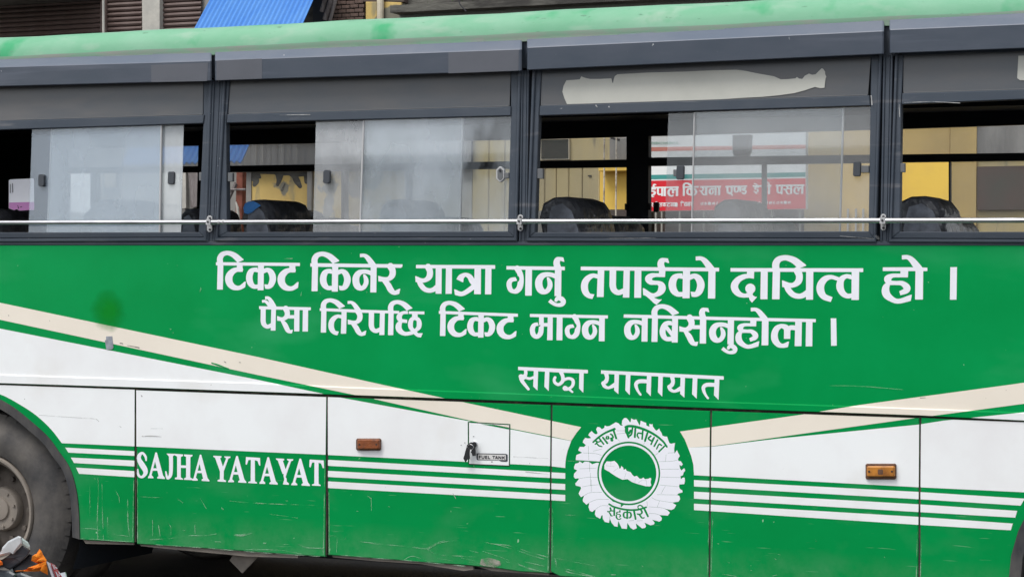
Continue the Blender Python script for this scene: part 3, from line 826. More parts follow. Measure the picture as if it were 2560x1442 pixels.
for w in WIN:
    O, H, T = w['o'], w['h'], w['t']
    fr = ring(O, [(O[0][0] + 8, T[0][1] - 8), (O[1][0] - 8, T[1][1] - 8), (O[2][0] - 7, O[2][1] - 9), (O[3][0] + 7, O[3][1] - 9)], 0.012, 0.012, 0.03, "window", 'graphite', B)
    windows.append(fr)
    # inner frame: step down to the opening, rail between panel and opening
    def bar(q, off, dep, nm='frame_rail'):
        return tilt_prism(q, off, dep, nm, 'graphite', fr)
    i0, i1, i2, i3 = (O[0][0] + 7, T[0][1] - 6), (O[1][0] - 7, T[1][1] - 6), (O[2][0] - 6, O[2][1] - 10), (O[3][0] + 6, O[3][1] - 10)
    bar([i0, (T[0][0], T[0][1] - 6), H[0], H[3], i3], 0.004, 0.035)                       # left stile
    bar([(T[1][0], T[1][1] - 6), i1, i2, H[2], H[1]], 0.004, 0.035)                       # right stile
    bar([H[3], H[2], i2, i3], 0.0045, 0.035)                                             # sill
    bar([(T[3][0] - 3, T[3][1] + 1.5), (T[2][0] + 3, T[2][1] + 1.5), (H[1][0] - 1, H[1][1] - 0.5), (H[0][0] + 1, H[0][1] - 0.5)], 0.012, 0.04)   # transom
    m = MB(); m.poly([TILT.px(u, v, -0.004) for u, v in T]); m.poly([TILT.px(u, v, -0.012) for u, v in T])
    up = m.build("upper_panel", M['panelgrey'], fr)
    # thin bright sealing bead on top of the transom
    m = MB(); m.tube([TILT.px(T[3][0] + 2, T[3][1] + 0.5, 0.006), TILT.px(T[2][0] - 2, T[2][1] + 0.5, 0.006)], 0.0022, 6); m.build("sealing_bead", M['clip'], fr)
# body post covers
for q in POST:
    m = MB()
    a, b, c, d = q
    def lerp(p, r, t): return (p[0] + (r[0] - p[0]) * t, p[1] + (r[1] - p[1]) * t)
    # three flutes
    for t0, t1, off in ((0, 0.22, 0.008), (0.24, 0.76, 0.001), (0.78, 1.0, 0.007)):
        m.prism([TILT.px(*lerp(a, b, t0), off), TILT.px(*lerp(a, b, t1), off), TILT.px(*lerp(d, c, t1), off), TILT.px(*lerp(d, c, t0), off)], (0, 0.03, 0), 0.0025)
    m.build("window_post", M['graphite'], B)
# plain infill ends outside the frame
for (u0, u1) in ((-900, -192), (3192, 3400)):
    tilt_prism([(u0, 180), (u1, 180 if u1 < 0 else 120), (u1, 604), (u0, 604)], 0.0, 0.04, "window_post", 'graphite', B)
# backing behind posts to stop light slipping through
m = MB()
for q in POST:
    m.prism([TILT.px(q[0][0] - 18, q[0][1], -0.045), TILT.px(q[1][0] + 16, q[1][1], -0.045), TILT.px(q[2][0] + 18, q[2][1], -0.045), TILT.px(q[3][0] - 16, q[3][1], -0.045)], (0, 0.03, 0))
m.prism([TILT.px(-900, 588, -0.05), TILT.px(3400, 588, -0.05), TILT.px(3400, 616, -0.05), TILT.px(-900, 616, -0.05)], (0, 0.03, 0))
m.build("inner_post", M['dark'], B)
m = MB()
m.prism([TILT.px(-900, 180, -0.05), TILT.px(3400, 40, -0.05), TILT.px(3400, 205, -0.05), TILT.px(-900, 335, -0.05)], (0, 0.02, 0))
m.build("inner_header", M['dark'], B)

# --- valance above the windows, one piece per bay, folded in two facets
def valance(u0, u1, tops_, crs, bots_):
    m = MB(); rings = []
    for (u, t, c, b) in ((u0, tops_[0], crs[0], bots_[0]), (u1, tops_[1], crs[1], bots_[1])):
        P = [TILT.px(u, t, 0.012), TILT.px(u, t + 1.5, 0.016), TILT.px(u, c - 1, 0.074), TILT.px(u, c + 1, 0.076), TILT.px(u, b - 2, 0.070), TILT.px(u, b, 0.066), TILT.px(u, b, 0.058), TILT.px(u, t + 4, -0.03), TILT.px(u, t, -0.03)]
        rings.append(P)
    # small chamfer at the ends
    a, b_ = rings
    d = (b_[0] - a[0]).normalized() * 0.005
    ra = [p + Vector((0, 0.006, 0)) if 1 <= k <= 6 else p for k, p in enumerate(a)]
    rb = [p + Vector((0, 0.006, 0)) if 1 <= k <= 6 else p for k, p in enumerate(b_)]
    m.loft([ra, [p + d for p in a], [p - d for p in b_], rb])
    o = m.build("rain_valance", M['valance'], B)
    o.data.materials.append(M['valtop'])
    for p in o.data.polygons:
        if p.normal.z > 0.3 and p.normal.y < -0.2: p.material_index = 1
    return o
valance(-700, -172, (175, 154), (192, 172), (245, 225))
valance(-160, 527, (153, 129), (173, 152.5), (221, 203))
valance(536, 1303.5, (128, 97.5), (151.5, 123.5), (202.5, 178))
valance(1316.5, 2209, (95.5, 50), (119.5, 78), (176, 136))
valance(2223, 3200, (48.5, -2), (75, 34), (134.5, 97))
m = MB(); m.prism([TILT.px(-900, 160, 0.004), TILT.px(3400, -30, 0.004), TILT.px(3400, 100, 0.004), TILT.px(-900, 245, 0.004)], (0, 0.03, 0)); m.build("header_rail", M['graphite'], B)
def PC(u): return float(np.interp(u, [0, 525, 538, 1303, 1316, 2209], [168, 152.5, 151.5, 123.5, 119.5, 78]))
# light scuffed patches on the valance faces
for q in ([(378, 163), (520, 157), (518, 203), (378, 206)], [(541, 152), (655, 147), (655, 197), (541, 201)], [(1121, 132), (1297, 125), (1296, 177), (1121, 184)]):
    m = MB(); m.poly([TILT.px(u, v, 0.0772 - 0.0062 * (v - PC(u)) / 50) for u, v in q]); m.build("patch", mat("re-sprayed_patch", (0.088, 0.094, 0.112), 0.45, 0.5, var=0.1, vscale=6), B)

# --- roof
RZ = SIDE.px(1280, 93).z
y_r = TILT.k * (RZ - BELT_Z) + 0.0
H_R = SIDE.px(1280, 22).z - RZ
prof = [(-0.012, -0.022), (-0.016, -0.006), (-0.0175, 0.009), (-0.017, 0.02), (-0.012, H_R * 0.38), (0.004, H_R * 0.64), (0.035, H_R * 0.84), (0.08, H_R * 0.96), (0.16, H_R * 1.07), (0.35, H_R * 1.18), (0.8, H_R * 1.4), (BW / 2, H_R * 1.5)]
m = MB(); rings = []
xs = [BX0 + (BX1 - BX0) * k / 60 for k in range(61)]
for x in xs:
    w_ = 0.0018 * math.sin(x * 5.1) + 0.0012 * math.sin(x * 11.3)
    left = [(x, y_r + y, RZ + z + w_) for (y, z) in prof]
    right = [(x, BW - y_r - y, RZ + z + w_) for (y, z) in reversed(prof[:-1])]
    rings.append(left + right)
m.loft(rings, closed=False, caps=False)
# underside
o_ = m.build("roof", M['roof'], B, smooth=True)
o_.data.materials.append(M['roofdirt'])
for p in o_.data.polygons:
    if p.center.z < RZ + 0.018: p.material_index = 1
m = MB(); m.box((BX0, y_r + 0.03, RZ - 0.06), (BX1, BW - y_r - 0.03, RZ - 0.03)); m.build("ceiling_panel", M['inner'], B)
m = MB()
for k in range(60):
    xa, xb = xs[k], xs[k + 1]
    m.box((xa, y_r - 0.021, RZ - 0.020), (xb - 0.0008, y_r + 0.012, RZ - 0.004 + 0.002 * math.sin(k * 1.7)))
m.build("drip_rail", M['roofdirt'], B)

# --- ends, floor, far wall with its own windows
m = MB()
m.box((BX0, 0.02, 0.4), (BX0 + 0.05, BW - 0.02, RZ)); m.box((BX1 - 0.05, 0.02, 0.4), (BX1, BW - 0.02, RZ))
m.build("end_wall", M['green'], B)
# body sheets that close the side beyond the last windows
for xa, xb in ((BX0, Xat(-900) + 0.01), (Xat(3400) - 0.01, BX1)):
    m = MB(); m.box((xa, 0.002, 1.02), (xb, 0.035, BELT_Z)); m.build("side_panel", M['green'], B)
    m = MB(); m.box((xa, 0.012, BELT_Z), (xb, 0.06, RZ)); m.build("window_post", M['graphite'], B)
m = MB(); m.box((BX0 + 0.05, 0.06, 1.18), (BX1 - 0.05, BW - 0.06, 1.24)); m.build("floor_panel", M['dark'], B)
FAR = Plane(BW - 0.06)
m = MB()
def farq(q, d=0.05): m.prism([FAR.px(u, v) for u, v in q], (0, d, 0))
_a, _b = FAR.px(-1400, 582), FAR.px(3800, 582)
m.prism([_a, _b, Vector((_b.x, _b.y, 0.3)), Vector((_a.x, _a.y, 0.3))], (0, 0.05, 0))
_hp = [FAR.px(u, v) for u, v in [(3800, 277), (2560, 312), (2256, 322), (1350, 348), (565, 362), (165, 372), (-1400, 410)]]
m.prism([Vector((_hp[-1].x, _hp[0].y, RZ)), Vector((_hp[0].x, _hp[0].y, RZ))] + _hp, (0, 0.05, 0))
farq([(-1400, 372), (165, 372), (165, 581), (-1400, 581)])                                            # dark rear quarter
farq([(1566, 338), (1621, 338), (1621, 583), (1566, 583)])
farq([(496, 360), (548, 360), (548, 583), (490, 583)])
farq([(2680, 300), (2760, 300), (2760, 583), (2680, 583)])
m.build("far_side_wall", M['dark'], B)
m = MB()
farq([(165, 419), (496, 415.5), (496, 431), (165, 433.5)]); farq([(548, 415), (1566, 399), (1566, 418), (548, 431)]); farq([(1621, 394), (2680, 381), (2680, 400), (1621, 415)])
farq([(226, 433), (240, 433), (240, 581), (226, 581)]); farq([(853, 428), (862, 428), (862, 581), (853, 581)])
farq([(1904, 411), (1911, 411), (1911, 581), (1904, 581)]); farq([(2371.5, 405), (2374, 405), (2374, 581), (2371.5, 581)]); 
farq([(1015, 420), (1022, 420), (1022, 581), (1015, 581)])
m.build("far_window_bar", M['dark'], B)
def farpane(q, mt, nm="far_pane", off=-0.02):
    m = MB(); m.poly([FAR.px(u, v, off) for u, v in q]); return m.build(nm, M[mt], B)
farpane([(165, 372), (496, 364), (496, 416), (165, 420)], 'glassfarL'); farpane([(548, 362), (853, 357), (853, 412), (548, 416)], 'glassfarL'); farpane([(853.5, 357), (1566, 346), (1566, 400), (853.5, 412)], 'glassfar')
farpane([(1621, 338), (2680, 312), (2680, 382), (1621, 395)], 'glassfar')
farpane([(862, 428), (1300, 421), (1300, 582), (862, 582)], 'glassfar'); farpane([(2374, 404), (2680, 400), (2680, 582), (2374, 582)], 'glassfar')
farpane([(1347, 420), (1496, 418), (1496, 582), (1337, 582)], 'glassfar')
farpane([(240, 433), (455, 432), (455, 582), (240, 582)], 'glassfar')
# blinds: a dark blob hanging in the upper far pane, catch on a far sash
m = MB(); m.prism([FAR.px(u, v, 0.03) for u, v in [(1830, 338), (1871, 336), (1869, 380), (1862, 389), (1834, 390), (1830, 380)]], (0, 0.08, 0), 0.01); m.build("ceiling_speaker", M['black'], B)
m = MB(); m.prism([FAR.px(u, v, 0.03) for u, v in [(1633, 506), (1644, 505), (1646, 510), (1646, 526), (1641, 531), (1633, 530)]], (0, 0.02, 0), 0.004); m.prism([FAR.px(u, v, 0.02) for u, v in [(1618, 508), (1626, 508), (1626, 525), (1618, 525)]], (0, 0.02, 0), 0.004)
m.prism([FAR.px(u, v, 0.02) for u, v in [(1561, 509), (1569, 509), (1569, 525), (1561, 525)]], (0, 0.02, 0), 0.004)
m.build("far_catch", M['black'], B)
# luggage rack along the near and far wall, under the ceiling
m = MB()
zr = FAR.px(1280, 352).z
for y in (BW - 0.45,):
    m.box((BX0 + 0.1, y, zr + 0.10), (BX1 - 0.1, y + 0.38, zr + 0.125))
    for dz in (0.16, 0.20): m.tube([(BX0 + 0.1, y, zr + dz), (BX1 - 0.1, y, zr + dz)], 0.008, 8)
m.build("luggage_rack", M['inner'], B)
# notice stuck inside the left window
NOT = Plane(0.30)
m = MB(); m.poly([NOT.px(u, v) for u, v in [(22, 452), (25, 449), (83, 446), (85, 450), (85.5, 525), (50, 527), (42, 523), (36, 526), (22, 521)]]); nt_ = m.build("notice", M['vinyl'], B)
nt_["label"] = "white notice with a mauve foot inside the window"
m = MB(); m.poly([NOT.px(u, v, 0.002) for u, v in [(22.5, 506.5), (85.5, 505), (85.5, 524.5), (50, 526.5), (42, 522.5), (36, 525.5), (22.5, 520.5)]]); m.build("notice_foot", mat("mauve_print", (0.50, 0.22, 0.47), 0.6, 0.3), B)
i_ = Ink((20, 455, 60, 530), 0.5)
i_.stroke([(25.5, 461, 1.4), (25.5, 482, 1.4)]); i_.stroke([(31, 459, 1.4), (31.5, 481, 1.4)])
i_.stroke([(44, 514, 1.6), (47, 521, 1.6), (45, 519, 1.6)]); i_.stroke([(51, 518, 2), (54, 517, 2)])
i_.mesh(NOT, 0.003, "notice_print", M['print'], nt_)

# --- sliding panes, catches
def pane(q, mt, off, wi, edge=None):
    P = [TILT.px(u, v, off) for u, v in q]
    m = MB(); m.prism(P, (0, 0.004, 0)); o = m.build("sliding_pane", M[mt], windows[wi])
    if edge:
        m = MB(); m.prism([TILT.px(u, v, off + 0.002) for u, v in edge], (0, 0.010, 0), 0.001); m.build("pane_edge", M['sash'], windows[wi])
    return o
pane([(80, 321), (404, 310), (399, 582), (71, 582)], 'glassP1', -0.008, 0, [(401, 312), (404.5, 312), (400, 582), (396.5, 582)])
pane([(127, 319), (459, 310), (452, 582), (116, 582)], 'glassQ1', -0.022, 0, [(127, 320), (130, 320), (119.5, 582), (116, 582)])
pane([(790, 303), (1159, 292), (1151, 582), (782, 582)], 'glassP2', -0.022, 1, [(1155, 295), (1158, 295), (1150.5, 582), (1147, 582)])
pane([(908, 300), (1278, 290), (1270, 580), (898, 580)], 'glassQ2', -0.008, 1, [(907, 301), (910.5, 301), (901, 580), (897, 580)])
pane([(1671, 282), (2110, 268), (2101, 582), (1662, 582)], 'glassP3', -0.022, 2, [(2106, 270), (2110, 270), (2101, 581), (2097, 581)])
pane([(1735, 281), (2177, 266), (2172, 580), (1727, 580)], 'glassQ3', -0.008, 2, [(1734, 282), (1737, 282), (1730, 580), (1727, 580)])
def rr(u0, v0, u1, v1, r=3, sk=0):
    return [(u0 + r, v0), (u1 - r, v0), (u1, v0 + r), (u1 - sk, v1 - r), (u1 - r - sk, v1), (u0 + r - sk, v1), (u0 - sk, v1 - r), (u0, v0 + r)]
def catch(q, mt, wi, off=0.008, nm="pane_handle"):
    m = MB(); m.prism([TILT.px(u, v, off) for u, v in q], (0, 0.018, 0), 0.002); return m.build(nm, M[mt], windows[wi])
catch(rr(95, 436, 109, 466), 'handle', 0); catch(rr(419.5, 429, 435, 461, 3, 1), 'handle', 0, -0.012)
catch(rr(808, 425, 824, 459, 4, 1), 'handle', 1); catch(rr(2133, 404, 2151, 441, 3, 1), 'handle', 2); catch(rr(1691, 414, 1709, 449, 3, 1), 'handle', 2)
catch(rr(1683, 424, 1692, 441, 1), 'clip', 2, 0.004)
catch(rr(1240, 416.5, 1260, 455, 8), 'sash', 1, -0.004)
i_ = Ink((1238, 414, 1264, 458), 0.5); i_.stroke([(1249.5, 424, 4), (1249.5, 448, 4)]);
catch(rr(1243, 420, 1257, 451.5, 6), 'clip', 1, -0.002)
m = MB(); m.disc(TILT.px(1249.5, 426.5, 0.003), 0.006, (0, 0.004, 0)); m.build("keyhole", M['print'], windows[1])
for (q, wi) in ((rr(569, 432, 581, 454, 1), 1), (rr(497, 431, 506, 452, 1), 0), (rr(1343, 422, 1357, 447, 1), 2), (rr(2249, 408, 2262, 431, 1), 3), (rr(1261, 432, 1272, 446, 1), 1), (rr(2152, 414, 2172, 432, 1), 2)):
    catch(q, 'clip', wi, 0.002, "sash_stop")
# sticker remains on upper panels
i_ = Ink((1400, 165, 2072, 268), 1.0)
i_.poly([(1417.7, 261), (1411, 246), (1406, 230), (1409, 215), (1416, 201.5), (1438, 200), (1449.6, 199), (1453, 191.5), (1463, 195.5), (1475, 198), (1500, 198), (1528.5, 196.5), (1531, 207), (1532.5, 209), (1534, 200), (1537, 191), (1543.7, 186.4), (1620, 182), (1710, 179.7), (1780, 176.5), (1841, 175), (1865, 178), (1888, 183), (1935, 191.5), (1952, 199), (1970, 198.5), (1989, 196.5), (1992, 193), (1998, 197), (2005.7, 198), (2012, 190), (2022.5, 184.7), (2030, 187.5), (2039, 186.4), (2047, 178), (2054.4, 171.3), (2058, 173), (2062.8, 179.7), (2063, 186), (2066, 193), (2064, 196), (2061, 220), (2050, 221), (2037.6, 218), (2010, 227), (1985.5, 233.5), (1945, 239), (1908, 242.5), (1850, 245.5), (1800.8, 248.6), (1750, 252), (1700, 255), (1560, 259)])
st = i_.mesh(TILT, 0.0035 - 0.004, "sticker_residue", M['residue'], windows[2])
m = MB(); m.poly([TILT.px(u, v, 0.0005) for u, v in [(2546, 140), (2640, 137), (2640, 203), (2550, 201), (2543, 196)]]); m.build("sticker_residue", M['residue'], windows[3])
# scuffed corners of the rails
for pts, wi in ((((1490, 264, 3), (1493, 268, 2)), 1), (((2178, 240, 3), (2180, 262, 3)), 2), (((2190, 590, 5), (2196, 596, 7)), 2), (((2248, 262, 2.5), (2249, 292, 2)), 3), (((700, 288, 1.5), (775, 287, 2)), 1), (((2260, 257, 1.5), (2330, 255, 2), (2400, 258, 1.5)), 3), (((2100, 590, 1.2), (2185, 597, 1.5)), 2), (((1520, 596, 1), (1640, 595, 1.2)), 2)):
    i_ = Ink((min(p[0] for p in pts) - 6, min(p[1] for p in pts) - 6, max(p[0] for p in pts) + 6, max(p[1] for p in pts) + 6), 0.7); i_.stroke(pts); i_.mesh(TILT, 0.0168, "scuff", M['greyline'], windows[wi])

# --- guard rail across the windows with its brackets
RLP = Plane(-0.055, 0.046, BELT_Z)
def railpt(u): return RLP.px(u, 556.3 - 0.0022 * u)
rl = MB(); 
for a, b in ((-880, 521), (527, 1297), (1304, 2203), (2212, 3380)):
    rl.tube([railpt(a), railpt(b)], 0.0112, 16)
rail = rl.build("guard_rail", M['steel'], B, auto=40)
for u, vm in ((-175, 0), (523.5, 0), (1300.5, -2.5), (2208, -4)):
    m = MB()
    m.prism([TILT.px(a, b + vm, 0.018) for a, b in rr(u - 6.5, 539, u + 6.5, 580, 4)], (0, 0.005, 0), 0.001)
    m.box((railpt(u).x - 0.012, railpt(u).y - 0.014, railpt(u).z - 0.014), (railpt(u).x + 0.012, TILT.px(u, 556, 0.018).y, railpt(u).z + 0.014))
    br = m.build("rail_bracket", M['bracket'], B)
    m = MB()
    for v in (545.5, 574): m.disc(TILT.px(u, v + vm, 0.024), 0.0055, (0, 0.006, 0), 8)
    m.disc(railpt(u) + Vector((0, -0.018, 0)), 0.005, (0, 0.006, 0), 8)
    m.build("bolt", M['print'], br)
for u in (549, 559.5):
    m = MB(); p = railpt(u); m.lathe([(0.0105, -0.0), (0.0125, 0.0)], p, 4); m = MB()
    m.tube([p + Vector((-0.005, 0, 0)), p + Vector((0.005, 0, 0))], 0.0125, 12); m.build("rail_clamp", M['bracket'], B)

# --- seats seen through the openings
def seat(u, v, y0, parts=2, w=0.44, torn=None, lean=0.35, t=0.15, mt='seat', hh=0.75):
    pl = Plane(y0)
    top = pl.px(u, v)
    for k in range(parts):
        ya = y0 + k * (w + 0.03)
        x, z = top.x, top.z - 0.075 * k
        # profile in x-z: rounded head leaning back (bus drives to the right)
        prof = [(-0.02, -hh), (-0.075, -0.16), (-0.085, -0.10), (-0.07, -0.03), (-0.03, -0.002), (0.01, 0.0), (0.045, -0.016), (0.068, -0.06), (0.085, -0.15), (0.16, -hh)]
        s_ = t / 0.15
        m = MB(); rings = []
        for (dy, sh) in ((0, 0.82), (0.02, 0.96), (0.06, 1.0), (w - 0.06, 1.0), (w - 0.02, 0.96), (w, 0.82)):
            rings.append([(x + 0.01 + (a - 0.01) * s_ * (sh if b > -0.3 else 1), ya + dy, z + (b + 0.08) * sh - 0.08 if b > -0.3 else z + b) for a, b in prof])
        m.loft(rings)
        o = m.build("seat_back", M[mt], B, auto=50)
        if k == 0:
            # paler grey side patch
            q = [(-0.05, -0.45), (-0.055, -0.14), (-0.04, -0.05), (0.0, -0.035), (0.035, -0.07), (0.06, -0.16), (0.09, -0.45)]
            m = MB(); m.poly([(x + 0.01 + a * s_, ya - 0.006, z + b) for a, b in q]); m.build("side_patch", M['seatgrey'], o)
        if k == 0 and torn:
            i_ = Ink((606, 495, 665, 545), 0.7)
            i_.poly([(608, 520), (612, 509), (621, 504), (634, 503), (648, 510), (652, 514), (640, 522), (630, 531), (620, 535), (611, 533)])
            c = i_.mesh(Plane(ya - 0.010), 0.004, "torn_cover", M['blue'], o)
seat(640, 498, 0.28, 2, torn=True, t=0.17)
seat(1402, 491, 0.28, 2, t=0.21)
seat(2300, 489, 0.28, 2, t=0.22, w=0.40)
seat(1822, 497, 0.28, 2, t=0.16)
seat(985, 497, 0.32, 2, t=0.17)
seat(262, 497, 0.30, 2, t=0.2)
seat(-40, 520, 0.30, 2, t=0.2)
seat(470, 520, 0.32, 1, t=0.12)
for u, v in ((230, 520), (700, 522)):
    seat(u, v, 1.42, 2, t=0.15)
